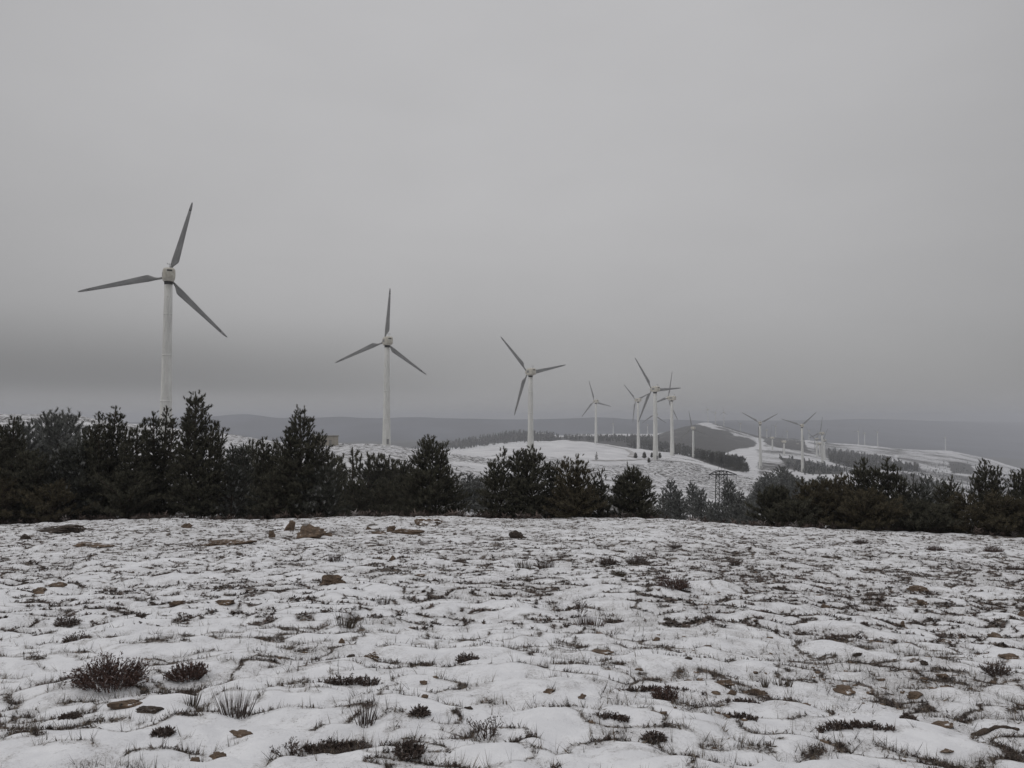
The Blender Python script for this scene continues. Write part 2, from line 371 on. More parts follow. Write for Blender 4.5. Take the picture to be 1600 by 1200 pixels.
def hill_rough(x, y):
    a = sstep(60, 120, y)
    return a * (1.2 * (fbm(x / 22, y / 22, 51, 4) - .5) * sstep(60, 400, y) * 2 + .5 * (fbm(x / 5, y / 5, 61, 3) - .5)) + sstep(1200, 2000, y) * 5 * (fbm(x / 60, y / 60, 71, 4) - .5)
def terr_z(x, y):
    x = np.asarray(x, float); y = np.asarray(y, float)
    return base_z(x, y) + hill_rough(np.atleast_1d(x), np.atleast_1d(y)).reshape(x.shape)
def hit(u, v, y0=3.0, y1=5500):
    """first point of the terrain along the line of sight (u, v)"""
    dx, dy, dz = ray(u, v)
    Y = np.exp(np.linspace(math.log(y0), math.log(y1), 6000))
    X = Y * dx / dy; Z = EYE + Y * dz / dy
    zz = base_z(X, Y) if y0 < 40 else terr_z(X, Y)
    k = np.nonzero(zz >= Z)[0]
    i = k[0] if len(k) else len(Y) - 1
    return float(X[i]), float(Y[i]), float(zz[i])

def fan(name, us, Ys, zf, mat, attrf, **kw):
    U_, Y_ = np.meshgrid((us - 800) / F / math.cos(PITCH), Ys)
    X = U_ * np.maximum(Y_, 1.0); Z = zf(X, Y_)
    nr, nc = X.shape
    V = np.stack([X, Y_, Z], -1).reshape(-1, 3)
    i = np.arange(nr - 1)[:, None] * nc + np.arange(nc - 1)[None, :]
    T = np.stack([i, i + 1, i + nc + 1, i + nc], -1).reshape(-1, 4)
    me = mesh_np(name, V, T, mat, True, attrf(X.ravel(), Y_.ravel(), Z.ravel()))
    return link(name, me, **kw)

# near ground: one sheet of snow-covered heath
us = np.concatenate([np.arange(-1100, -60, 14.), np.arange(-60, 1660, 1.9), np.arange(1660, 2700, 14.)])
Ys = np.concatenate([np.linspace(-3, 2.6, 24), np.exp(np.linspace(math.log(2.7), math.log(40), 700)), np.linspace(40.6, 62, 30)])
def z_near(X, Y):
    h, b, r = field(X, Y); return base_z(X, np.maximum(Y, .02)) + h * sstep(.0, 2.5, Y)
def at_near(X, Y, Z):
    h, b, r = field(X, Y); return {'bare': b}
ground = fan('ground', us, Ys, z_near, M_FIELD, at_near, kind='structure')

# hills and valley: sheet from behind the field's edge to the far ridges
def in_poly(u, v, poly):
    inside = np.zeros(u.shape, bool); n = len(poly)
    for a in range(n):
        x1, y1 = poly[a]; x2, y2 = poly[(a + 1) % n]
        c = ((y1 > v) != (y2 > v)) & (u < (x2 - x1) * (v - y1) / (y2 - y1 + 1e-9) + x1)
        inside ^= c
    return inside
DARK_AREAS = [
 ([(640, 706), (692, 690), (750, 683), (795, 675), (820, 673), (835, 678), (862, 679), (880, 688), (880, 720), (640, 720)], 1600, 2700),
 ([(870, 683), (950, 681), (1035, 681), (1035, 712), (870, 712)], 1000, 2700),
 ([(1000, 700), (1030, 678), (1060, 666), (1078, 662), (1092, 663), (1115, 670), (1140, 672), (1150, 680), (1170, 684), (1182, 690), (1184, 696), (1172, 700), (1150, 702), (1130, 710), (1000, 712)], 1000, 2700),
 ([(1188, 681), (1222, 685), (1254, 688), (1262, 700), (1268, 708), (1246, 704), (1215, 700), (1196, 694)], 1000, 2700),
 ([(1286, 701), (1330, 707), (1370, 712), (1402, 722), (1438, 728), (1440, 738), (1400, 736), (1330, 732), (1296, 722)], 1000, 2700),
 ([(1216, 714), (1235, 717), (1258, 719), (1290, 728), (1320, 733), (1318, 741), (1262, 741), (1248, 735), (1230, 732)], 600, 1500),
 ([(1406, 738), (1440, 742), (1444, 758), (1412, 757)], 600, 2000),
 ([(1480, 720), (1520, 726), (1524, 740), (1486, 740)], 900, 2700),
 ([(1070, 712), (1100, 710), (1130, 715), (1150, 721), (1166, 728), (1162, 738), (1140, 735), (1100, 722)], 400, 1000),
]
DARK_AREAS.append(([(1112, 656), (1143, 664), (1183, 678), (1222, 681), (1256, 684), (1256, 688), (1222, 687), (1183, 685), (1143, 671.5), (1112, 662)], 1700, 2700))
HALF = [([(1368, 696), (1410, 700), (1430, 712), (1372, 712)], 1000, 2700), ([(1400, 700), (1520, 711), (1600, 735), (1600, 790), (1400, 760)], 300, 2700), ([(1250, 688), (1330, 695), (1400, 702), (1400, 722), (1290, 704)], 900, 2700), ([(1110, 664), (1140, 670), (1180, 682), (1184, 690), (1120, 672)], 900, 2700), ([(1180, 700), (1300, 715), (1340, 735), (1230, 732), (1185, 745)], 500, 1600),
        ([(1190, 694), (1290, 700), (1300, 720), (1200, 716)], 900, 2000)]
def at_hill(X, Y, Z):
    u, v = project(X, Y, Z)
    d = np.zeros_like(X)
    def cover(poly, a, b):
        c = 0
        for k in range(7):
            c = c + in_poly(u + 7 * (fbm(X / 18 + 9 * k, Y / 50, 81 + k, 3) - .5) * 2.2, v + 3.2 * (fbm(X / 18 - 5 * k, Y / 50, 141 + k, 3) - .5) * 2.2, poly)
        return c / 7 * (Y > a) * (Y < b)
    for q_, (poly, a, b) in enumerate(DARK_AREAS):
        d = np.maximum(d, cover(poly, a, b) * (.70 if q_ in (2, 3) else .80))
    for poly, a, b in HALF: d = np.maximum(d, cover(poly, a, b) * .42)
    d = np.maximum(d, ((Y > 2300) | ((Y > 1500) & (u < 640))) * .95)
    d = np.maximum(d, (Y < 170) * .45 * (u < 1040))
    sp = .30 + 1.7 * sstep(1000, 300, Y) * sstep(.36, .56, fbm(X / 40, Y / 40, 91, 3))
    sp = np.where((u > 720) & (u < 1010) & (Y > 400), sp * .3, sp)
    return {'bare': d, 'speck': sp}
us = np.concatenate([np.arange(-1100, -30, 12.), np.arange(-30, 1640, 2.2), np.arange(1640, 2700, 12.)])
Ys = np.exp(np.linspace(math.log(58), math.log(3500), 520))
hills = fan('hills', us, Ys, lambda X, Y: terr_z(X, Y) - .12 * sstep(66, 60, Y), M_HILL, at_hill, kind='structure')
def z_m(X, Y): return base_z(X, Y) + 26 * (fbm(X / 420, Y / 420, 101, 5) - .5) * sstep(3600, 4400, Y) * sstep(9000, 5200, Y)
mount = fan('mountains', np.arange(-1100, 2700, 8.), np.exp(np.linspace(math.log(3490), math.log(10500), 110)), lambda X, Y: z_m(X, Y) - 1.0, M_MOUNT, lambda X, Y, Z: {}, kind='structure')

# tracks on the snowy ridge
def track(pts, width, name='track'):
    P = []
    for (a, b), (c, d) in zip(pts[:-1], pts[1:]):
        for k in range(10): P.append(hit(a + (c - a) * k / 10, b + (d - b) * k / 10, 60))
    P = np.array(P); V = []; Fs = []
    for i in range(len(P)):
        t = P[min(i + 1, len(P) - 1)] - P[max(i - 1, 0)]; n = np.array([-t[1], t[0]]); n = n / (np.linalg.norm(n) + 1e-9) * width / 2
        for s in (-1, 0, 1):
            x, y = P[i][0] + n[0] * s, P[i][1] + n[1] * s
            V.append((x, y, float(terr_z(x, y)) + .18))
    for i in range(len(P) - 1):
        for s in (0, 1): Fs.append((3 * i + s, 3 * i + s + 1, 3 * i + s + 4, 3 * i + s + 3))
    link(name, mesh_np(name, V, Fs, M_TRACK, True), kind='structure')
track([(925, 720), (960, 720), (1000, 718.5), (1040, 720), (1075, 723), (1100, 728)], 2.4)
track([(932, 694), (955, 697.5), (980, 703), (990, 709), (985, 715)], 4)

# ------------------------------------------------------------------ vegetation on the field (uncountable stuff)
def frames(D):
    D = D / np.linalg.norm(D, axis=1, keepdims=True)
    h = np.where(np.abs(D[:, 2:3]) < .9, np.array([[0, 0, 1.]]), np.array([[1., 0, 0]]))
    A = np.cross(h, D); A /= np.linalg.norm(A, axis=1, keepdims=True); B = np.cross(D, A)
    return A, B, D
def instance(tv, P, D, S, Wd=None, rs=None, lean=None):
    """tv (k,3) template vertices with z as axis -> (n*k,3)"""
    A, B, C = frames(D)
    if rs is not None:
        a = rs.rand(len(P)) * 6.283; ca, sa = np.cos(a)[:, None], np.sin(a)[:, None]
        A, B = A * ca + B * sa, B * ca - A * sa
    S = np.asarray(S).reshape(-1, 1, 1); Wd = S if Wd is None else np.asarray(Wd).reshape(-1, 1, 1)
    t = tv[None]
    return (P[:, None] + t[:, :, 0:1] * A[:, None] * Wd + t[:, :, 1:2] * B[:, None] * Wd + t[:, :, 2:3] * C[:, None] * S).reshape(-1, 3)
def tri_template(n, rs, spread=.5, lo=0., hi=.8, ln=.35, wd=.05, up=.7):
    V = []
    for i in range(n):
        a = rs.rand() * 6.283; z0 = lo + (hi - lo) * rs.rand(); l = ln * (.7 + .6 * rs.rand())
        d = np.array([math.cos(a) * spread, math.sin(a) * spread, up]); d /= np.linalg.norm(d)
        s = np.array([-math.sin(a), math.cos(a), 0]) * wd
        p = np.array([math.cos(a) * .02, math.sin(a) * .02, z0])
        V += [p - s, p + s, p + d * l]
    return np.array(V)
rs = np.random.RandomState(7)
def scatter(n, ylo, yhi, ulo=-160, uhi=1760):
    u = rs.uniform(ulo, uhi, n); y = np.exp(rs.uniform(math.log(ylo), math.log(yhi), n))
    x = (u - 800) / F / math.cos(PITCH) * y
    return x, y
def stuff_plants(name, n, ylo, yhi, thr, tmpl, size, label, mat, wide=1.0, tlt=.35, soft=.25):
    x, y = scatter(n, ylo, yhi)
    h, b, r = field(x, y)
    keep = rs.rand(n) < sstep(thr, thr + soft, b)
    x, y, h, b = x[keep], y[keep], h[keep], b[keep]
    z = base_z(x, y) + h - .006; m = len(x)
    P = np.stack([x, y, z], 1); D = np.stack([rs.randn(m) * tlt, rs.randn(m) * tlt, np.ones(m)], 1)
    s = rs.uniform(size[0], size[1], m) ; k = len(tmpl)
    V = instance(tmpl, P, D, s, s * wide, rs)
    T = np.arange(m * k).reshape(-1, 3)
    tint = np.repeat(np.clip(rs.rand(m) ** 1.6, 0, 1), k)
    link(name, mesh_np(name, V, T, mat, False, {'tint': tint}), label=label, kind='stuff')
    return m
stuff_plants('short_heather', 150000, 3.0, 9, .43, tri_template(13, rs, .8, 0, .8, .38, .075, .8), (.016, .042), 'dark sprigs of short heather poking through the snow', M_HEATH, 1.2, .35, .3)
stuff_plants('short_heather', 170000, 9, 37, .32, tri_template(10, rs, 1.2, 0, .6, .5, .13, .7), (.02, .055), 'dark low heather along the rims of the snow patches', M_HEATH, 1.5, .35, .35)
stuff_plants('dry_grass', 65000, 3.0, 20, .06, tri_template(5, rs, .22, 0, .02, .95, .014, 1.0), (.03, .10), 'thin dry grass blades standing out of the snow', M_DRY, 1.0, .42, .4)
stuff_plants('ground_litter', 90000, 3.0, 30, .14, tri_template(3, rs, 2.0, 0, .1, .8, .12, .15), (.015, .045), 'dead stalks and crumbs lying on thin snow', M_DRY, 1.2, .5, .4)

def edge_scrub():
    n = 5200; u = rs.uniform(-200, 1800, n); y = rs.uniform(33.2, 38.5, n); x = (u - 800) / F / math.cos(PITCH) * y
    keep = rs.rand(n) < sstep(.40, .62, fbm(x / 1.6, y / 1.2, 201, 3)) * np.where((u > 1020) & (u < 1180), .35, 1) * sstep(33.0, 36.5, y)
    x, y = x[keep], y[keep]; m = len(x); tm = tri_template(22, rs, 1.0, 0, .7, .45, .07, .7)
    P = np.stack([x, y, ground_z(x, y) - .03], 1); D = np.stack([rs.randn(m) * .3, rs.randn(m) * .3, np.ones(m)], 1); S = rs.uniform(.12, .42, m)
    V = instance(tm, P, D, S, S * 1.4, rs)
    link('scrub', mesh_np('scrub', V, np.arange(len(V)).reshape(-1, 3), M_HEATH, False, {'tint': np.repeat(rs.rand(m), len(tm))}), label='dark scrub at the foot of the pines', kind='stuff')
edge_scrub()

# ------------------------------------------------------------------ rocks
def rock_mesh(name, sx, sy, sz, seed, mat, sharp=.0):
    r_ = np.random.RandomState(seed)
    import bmesh
    bm = bmesh.new(); bmesh.ops.create_icosphere(bm, subdivisions=4, radius=1)
    me = bpy.data.meshes.new(name); bm.to_mesh(me); bm.free()
    n = len(me.vertices); co = np.empty(n * 3); me.vertices.foreach_get('co', co); co = co.reshape(-1, 3)
    pn = r_.randn(14, 3); pn /= np.linalg.norm(pn, axis=1, keepdims=True); pd = r_.uniform(.45, .95, 14)
    dd = co @ pn.T; rad = np.min(np.where(dd > .05, pd / np.maximum(dd, .05), 9), axis=1); rad = np.minimum(rad, 1.15)
    rad *= 1 + .55 * (fbm(co[:, 0] * 2 + seed, co[:, 1] * 2 + co[:, 2] * 3, seed % 50, 3) - .5) + .25 * (fbm(co[:, 0] * 6 + seed, co[:, 1] * 5 + co[:, 2] * 9, seed % 40, 2) - .5)
    co = co * rad[:, None]
    if sharp: co[:, 0] += np.maximum(co[:, 2], 0) * sharp
    co *= np.array([sx, sy, sz]); co[:, 2] += sz * .45
    me.vertices.foreach_set('co', co.ravel()); me.materials.append(mat); me.update()
    return me
def place_field(u, v):
    """point on the field whose base shows at photo pixel (u, v)"""
    x, y, z = hit(u, v, 2.5, 60)
    return x, y, float(ground_z(x, y))
ROCKS = [  # u, v(base), width px, height px, kind, label
 (96,833,60,15,'d','long flat brown slab of rock at the foot of the far left pines'),
 (38,846,16,10,'d','small pointed dark rock left of the long brown slab'),
 (140,857,92,10,'r','long low tan rock shelf lying in front of the brown slab on the left'),
 (353,857,72,10,'r','long narrow tan rock shelf in mid-left distance, level with the left shelf'),
 (293,828,18,9,'r','small brown block of rock under the tallest pine'),
 (63,924,26,10,'r','brown stone at left, lower one of the pair near the left edge'),
 (92,920,30,11,'r','flat brown stone, right one of the pair near the left edge'),
 (40,916,15,7,'d','small dark stone just left of the brown pair near the left edge'),
 (452,835,17,18,'p','upright pointed brown rock left of the big tan boulder'),
 (484,843,42,24,'r','biggest tan boulder at the far edge of the field'),
 (512,841,20,8,'r','low tan rock touching the right side of the biggest boulder'),
 (426,845,13,10,'r','small rounded tan rock in front and left of the biggest boulder'),
 (667,823,52,17,'s','wide grey rock with a snow cap at the foot of the lone middle pine'),
 (590,843,27,8,'r','low tan rock left of the rubble at the far edge'),
 (632,838,42,11,'r','tan flat rock in the rubble in front of the snow-capped rock'),
 (611,835,16,13,'p','tilted brown rock standing in the rubble at the far edge'),
 (575,833,13,10,'p','small pointed dark brown rock between big boulder and rubble'),
 (518,917,42,16,'r','brown two-humped rock alone in the snow left of centre'),
 (354,947,32,10,'r','flat brown rock beside the dark spot left of centre'),
 (273,951,19,10,'r','roundish brown rock left of the flat brown one'),
 (254,948,9,6,'r','tiny brown stone touching the roundish brown rock'),
 (613,878,11,8,'r','small upright tan stone beyond the two-humped rock'),
 (657,906,15,5,'r','tiny flat reddish stone right of the two-humped rock'),
 (722,883,22,7,'d','dark flat stone in the middle distance at centre'),
 (203,1117,42,15,'r','brown flat rock below the biggest heather bush, upper of two'),
 (233,1130,42,12,'d','dark flat rock below the biggest heather bush, lower of two'),
 (375,1168,33,11,'r','smooth brown stone below the upright twig clump'),
 (303,1202,22,13,'r','rounded brown rock cut by the bottom edge, left one'),
 (340,1202,22,11,'r','rounded brown rock cut by the bottom edge, right one'),
 (533,1010,13,9,'r','small tan pointed stone left of the curved dark stone'),
 (548,1032,15,6,'d','little flat dark stone before the curved dark stone'),
 (578,1039,22,12,'s','curved dark stone with snow on its back, left of centre'),
 (663,1081,15,7,'r','small brown stone above the tan one on the bare patch'),
 (663,1116,13,9,'r','small tan stone on the bare patch at lower centre-left'),
 (733,1134,13,6,'d','small dark stone beside the arching twiggy bush'),
 (944,1018,33,8,'r','long flat orange-tan stone at centre'),
 (1027,1001,12,5,'r','small reddish stone upper right of the orange-tan stone'),
 (858,1107,22,8,'r','flat yellowish stone at lower centre'),
 (909,1114,12,8,'r','small brown stone right of the flat yellowish stone'),
 (1009,908,13,5,'d','thin dark stone lying in the pan of snow near the dark shrub'),
 (1128,1080,28,8,'r','pinkish flat stone in the row right of centre'),
 (1187,1083,26,9,'r','brown-pink flat stone at the right end of the row right of centre'),
 (1144,1094,16,8,'r','small pinkish stone below the row right of centre'),
 (1077,1044,12,5,'d','thin dark chip of stone in smooth snow right of centre'),
 (1320,1077,33,12,'r','thick brown stone in the right foreground, left of the rounded one'),
 (1430,1088,26,10,'r','rounded brown stone in the right foreground'),
 (1255,1105,17,8,'r','small yellow-brown stone below the dry tuft on the right'),
 (1470,1137,28,9,'r','flat brown stone left of the exposed dark root'),
 (1443,1045,16,9,'d','dark rounded stone by the bare gravel on the right'),
 (1555,996,24,7,'r','flat orange-brown stone near the right edge'),
 (1410,974,11,9,'p','small pointed brown stone in the right middle distance'),
 (1289,951,14,7,'r','small tan stone in the rippled snow on the right'),
 (1435,926,26,8,'r','tan flat stone highest of the group on the right slope'),
 (1440,947,18,9,'r','tan stone under the highest one on the right slope'),
 (1480,1184,22,7,'r','flat tan stone near the bottom right corner'),
 (1480,1076,17,7,'r','reddish stone below the gravel patch on the right'),
 (1475,1061,24,6,'r','flat tan stone in the gravel patch on the right'),
 (1475,1000,20,4,'r','thin tan stone above the gravel patch on the right'),
 (1340,1025,15,6,'d','small dark stone left of the gravel patch on the right'),
 (1597,967,12,8,'r','red-brown stone cut by the right edge'),
 (1576,1032,26,7,'r','tan slab at the right edge above the dark bush'),
 (807,843,26,13,'d','lumpy dark brown rock at the far edge under the broad pine'),
 (1427,833,34,9,'d','dark flat rock at the far right edge of the field'),
]
for k_, (u, v, wpx, hpx, kd, lab) in enumerate(ROCKS):
    x, y, z = place_field(u, v)
    wd = wpx / F * y / 2; ht = hpx / F * y * .68
    z = max(z, float(np.mean([ground_z(x + a * wd * .6, y + b * ht) for a, b in ((-1, 0), (1, 0), (0, -1), (0, 1))])))
    mat = {'d': M_ROCKD, 's': M_ROCKS}.get(kd, M_ROCK)
    me = rock_mesh('rock', wd * 1.15, min(wd * .7, ht * 2.2 + .02), ht, 300 + k_, mat, .35 if kd == 'p' else 0.)
    o = link('rock', me, label=lab, cat='rock', group='rocks lying in the snow')
    o.location = (x, y, z - ht * .14); o.rotation_euler = (0, 0, ((k_ * 37) % 60 - 30) * math.pi / 180 * .5)
# loose small stones nobody would count
def gravel():
    tv, n = [], 0
    r_ = np.random.RandomState(3); Vs = []; Ts = []; o = 0
    ico = rock_mesh('tmp', 1, 1, 1, 55, M_ROCK); nv = len(ico.vertices)
    import bmesh
    bm = bmesh.new(); bmesh.ops.create_icosphere(bm, subdivisions=1, radius=1)
    bv = np.array([v.co[:] for v in bm.verts]); bf = np.array([[v.index for v in f.verts] for f in bm.faces]); bm.free()
    bpy.data.meshes.remove(ico)
    x, y = scatter(9000, 3.2, 34); h, b, rr = field(x, y)
    keep = rs.rand(len(x)) < (sstep(.25, .8, b) * .22 + rr * .35 * (b > .2)); x, y, h = x[keep], y[keep], h[keep]; m = len(x)
    z = base_z(x, y) + h
    P = np.stack([x, y, z], 1); s = .006 + .02 * r_.rand(m) ** 2.0 + .0009 * y
    for j in range(m):
        q = bv * (1 + .35 * (r_.rand(len(bv), 1) - .5)) * np.array([1.5, 1.0, .45]) * s[j]
        a = r_.rand() * 6.28; c, sn = math.cos(a), math.sin(a)
        q = np.stack([q[:, 0] * c - q[:, 1] * sn, q[:, 0] * sn + q[:, 1] * c, q[:, 2]], 1)
        Vs.append(q + P[j]); Ts.append(bf + o); o += len(bv)
    link('gravel', mesh_np('gravel', np.concatenate(Vs), np.concatenate(Ts), M_ROCK), label='small loose stones scattered over the thin snow', kind='stuff')
gravel()

# ------------------------------------------------------------------ shrubs and tufts standing out of the snow
def shrub_mesh(kind, w, h, seed, mat):
    """w, h in metres"""
    r_ = np.random.RandomState(seed); V = []; T = []
    def tri(a, b, c): V.extend([a, b, c])
    def stem(p, q, r0):
        d = q - p; s = np.cross(d, [0, 1., 0]); n = np.linalg.norm(s); s = s / n * r0 if n > 1e-6 else np.array([r0, 0, 0])
        s2 = np.array([0, r0, 0.])
        V.extend([p - s, p + s, q, p - s2, p + s2, q])
    if kind in ('heather', 'cushion', 'arc'):
        n = int({'heather': 230, 'cushion': 190, 'arc': 110}[kind] * max(.6, min(2.4, w / .35)))
        for i in range(n):
            if kind == 'arc':
                t = r_.rand() * 2 - 1; b = np.array([t * w / 2, -(t * t) * w * .18 + r_.randn() * .012, 0]); d = np.array([r_.randn() * .4 + t * .3, r_.randn() * .4, 1.]); ln = h * r_.uniform(.5, 1.1)
            else:
                a = r_.rand() * 6.283; q = math.sqrt(r_.rand()); b = np.array([math.cos(a) * q * w * .33, math.sin(a) * q * w * .30, 0])
                d = np.array([math.cos(a) * q * 1.0, math.sin(a) * q * 1.0, .95 if kind == 'heather' else .7]) + r_.randn(3) * .18
                ln = h * r_.uniform(.65, 1.15) * (1.15 - .35 * q)
            d /= np.linalg.norm(d); tip = b + d * ln; stem(b, tip, .0022)
            for k in range(13):
                f = .25 + .75 * r_.rand(); p = b + d * ln * f; e = d * .9 + r_.randn(3) * .65; e /= np.linalg.norm(e); l = r_.uniform(.010, .022) * (1 + .5 * w)
                s = np.cross(e, r_.randn(3)); s /= np.linalg.norm(s); s *= l * .24
                tri(p - s, p + s, p + e * l)
    elif kind == 'tuft':
        for i in range(int(70 * max(.5, min(2.2, w / .3)))):
            a = r_.rand() * 6.283; q = math.sqrt(r_.rand()); b = np.array([math.cos(a) * q * w * .28, math.sin(a) * q * w * .2, 0])
            d = np.array([math.cos(a) * q * .42, math.sin(a) * q * .4, 1.]) + r_.randn(3) * .06; d /= np.linalg.norm(d)
            stem(b, b + d * h * r_.uniform(.55, 1.08), .0028)
    elif kind == 'stalk':
        p = np.zeros(3)
        for i in range(7):
            q = p + np.array([r_.randn() * h * .02, r_.randn() * h * .02, h / 7]); stem(p, q, .0022 - .0001 * i)
            if i > 2:
                e = r_.randn(3); e[2] = 1.2; e /= np.linalg.norm(e); stem(q, q + e * h * .09, .0012)
            p = q
    elif kind == 'twigs':
        def grow(p, d, l, lev):
            q = p + d * l; stem(p, q, .0018 + .0012 * (3 - lev)); 
            if lev >= 3: 
                for k in range(2):
                    e = d + r_.randn(3) * .5; e /= np.linalg.norm(e); s = np.cross(e, r_.randn(3)); s /= np.linalg.norm(s); tri(q - s * .003, q + s * .003, q + e * .014)
                return
            for k in range(2 + (r_.rand() > .4)):
                e = d + r_.randn(3) * .42; e[2] = abs(e[2]); e /= np.linalg.norm(e); grow(p + d * l * r_.uniform(.55, 1), e, l * r_.uniform(.5, .8), lev + 1)
        for i in range(int(9 * max(.6, w / .3))):
            a = r_.rand() * 6.283; q = r_.rand(); b = np.array([math.cos(a) * q * w * .2, math.sin(a) * q * w * .15, 0])
            d = np.array([math.cos(a) * q * .8, math.sin(a) * q * .7, .9]); d /= np.linalg.norm(d); grow(b, d, h * .42, 0)
    V = np.array(V); n = len(V)
    tint = np.repeat(np.clip(r_.rand(n // 3), 0, 1), 3)
    return mesh_np(kind, V, np.arange(n).reshape(-1, 3), mat, False, {'tint': tint})
H_, D_ = M_HEATH, M_DRY
SHRUBS = [ # u, base v, w px, h px, kind, mat, label
 (170,1080,118,50,'heather',M_RED,'largest dark heather bush, in the left foreground'),
 (292,1065,74,26,'heather',M_RED,'wide low heather bush right of the largest dark one'),
 (368,1128,70,56,'tuft',H_,'dense clump of upright dark twigs in the left foreground'),
 (300,1116,28,32,'tuft',D_,'thin pale tuft left of the dense upright clump'),
 (105,978,42,18,'cushion',H_,'dark low heather patch near the left edge, upper of two'),
 (120,1006,46,18,'cushion',H_,'snowy low heather patch near the left edge, lower of two'),
 (525,885,38,17,'tuft',H_,'dark bristly heather beyond the two-humped rock'),
 (540,985,44,34,'tuft',D_,'grassy brown tuft below the two-humped rock'),
 (600,945,34,18,'tuft',H_,'sparse dark tuft right of and below the two-humped rock'),
 (220,966,10,13,'cushion',H_,'tiny dark stump of heather standing alone at left'),
 (220,940,30,14,'tuft',D_,'pale dry tuft above the tiny dark stump at left'),
 (1052,932,58,24,'cushion',M_RED,'largest dark cushion shrub right of centre'),
 (1035,912,12,12,'cushion',M_RED,'small reddish knob of heather behind the largest dark cushion'),
 (966,910,28,14,'cushion',D_,'light brown cushion plant left of the largest dark cushion'),
 (995,885,32,20,'cushion',H_,'rounded dark green bush in the middle distance'),
 (950,884,36,12,'cushion',H_,'flat grey heather left of the rounded dark green bush'),
 (818,894,44,20,'tuft',D_,'dry reedy tuft at centre, left half of a pair'),
 (853,894,42,22,'tuft',H_,'darker reedy tuft at centre, right half of a pair'),
 (922,978,74,20,'tuft',M_RED,'long reddish strip of heather at centre'),
 (905,962,26,32,'twigs',H_,'tall thin twigs rising behind the long reddish heather strip'),
 (1040,1098,32,28,'heather',M_RED,'dark upright heather sprig right of centre foreground'),
 (1020,1085,150,10,'arc',H_,'long curving line of heather left of the dark upright sprig'),
 (548,1078,92,20,'arc',H_,'curved band of dark heather over a snow mound left of centre'),
 (570,1156,40,52,'tuft',H_,'fan of long thin twigs in the lower left of centre'),
 (655,1148,24,18,'cushion',H_,'small leafy dark sprig right of the fan of twigs'),
 (757,1172,62,40,'twigs',H_,'arching twiggy bush at lower centre'),
 (457,1200,52,40,'twigs',H_,'bare branching bush at the bottom edge left of centre'),
 (520,1176,90,20,'arc',H_,'curved heather band beside the bare branching bush'),
 (730,1043,32,20,'heather',H_,'small dark heather bush on the bank at centre'),
 (1556,1060,38,26,'cushion',H_,'dark bush near the right edge'),
 (1223,1074,46,20,'tuft',D_,'dry bent grass tuft on the right'),
 (1460,862,32,13,'cushion',M_RED,'dark bush at far right, left of three in a line'),
 (1552,864,32,15,'cushion',M_RED,'dark bush at far right, middle of three in a line'),
 (1586,890,36,12,'cushion',H_,'dark bush at far right, nearest of three by the edge'),
 (1345,850,28,10,'cushion',H_,'dark low bush at the far edge on the right'),
 (947,861,12,10,'tuft',H_,'tiny brown tuft in the distance at centre'),
 (1055,860,17,11,'cushion',H_,'little dark bush in the distance right of centre'),
 (1148,887,11,12,'cushion',H_,'little dark knob alone on the rippled slope'),
 (255,1166,36,16,'cushion',H_,'low heather below the two flat rocks at left'),
 (108,1136,36,12,'cushion',H_,'dark heather patch on the left below the largest bush'),
 (640,1203,42,26,'heather',H_,'heather sprigs at the bottom edge left of centre'),
 (1022,1172,44,16,'cushion',H_,'dark clump on the mound at bottom right of centre'),
 (945,1146,66,12,'arc',H_,'thin heather arc over a mound at lower centre'),
 (1332,1150,110,16,'arc',H_,'long heather arc over the big mound at lower right'),
 (1420,1137,26,12,'cushion',H_,'small leafy sprig right of the long lower-right arc'),
 (1152,1106,60,10,'arc',H_,'low heather line under the pinkish stones'),
 (1140,1132,80,10,'arc',H_,'creeping heather line below the pinkish stones'),
 (1195,1075,10,24,'tuft',D_,'short dry stalks beside the pinkish stones'),
 (1516,1106,6,30,'stalk',H_,'single upright dead stalk on the right'),
 (960,1000,8,68,'stalk',D_,'single tall thin stalk above the orange-tan stone'),
]
for k_, (u, v, wpx, hpx, kd, mt, lab) in enumerate(SHRUBS):
    x, y, z = place_field(u, v)
    wd, ht = wpx / F * y * {'heather': .92, 'cushion': .78}.get(kd, 1), hpx / F * y * (.82 if kd in ('heather', 'cushion', 'arc') else 1.0)
    o = link('dry_tuft' if mt is D_ else 'heather_bush', shrub_mesh(kd, wd, ht, 900 + k_, mt), label=lab, cat='shrub', group='shrubs and tufts in the snow')
    o.location = (x, y, z - .015)
# exposed root by the lower right corner
x0, y0, z0 = place_field(1565, 1150)
mb = MB(); prev = None
for k_ in range(13):
    t = k_ / 12; px = 1522 + 70 * t; pv = 1150 - 14 * math.sin(min(1, t * 1.25) * math.pi) * .9 + 10 * t
    X, Yy, Zz = world_at(px, pv, y0 + .10 * math.sin(t * 3))
    Zz = max(Zz, float(ground_z(X, Yy)) + .004)
    p = Vector((X, Yy, Zz)) - Vector((x0, y0, z0))
    if prev is not None: mb.tube(prev, p, .021 * (1 - .5 * t) + .004 * math.sin(k_ * 2.1), .021 * (1 - .5 * t) + .004 * math.sin(k_ * 2.1 + 2.1), 9)
    prev = p
o = link('root', mb.mesh('root', M_BARK, True), label='gnarled dark root bent over a snow hollow at lower right', cat='root'); o.location = (x0, y0, z0)

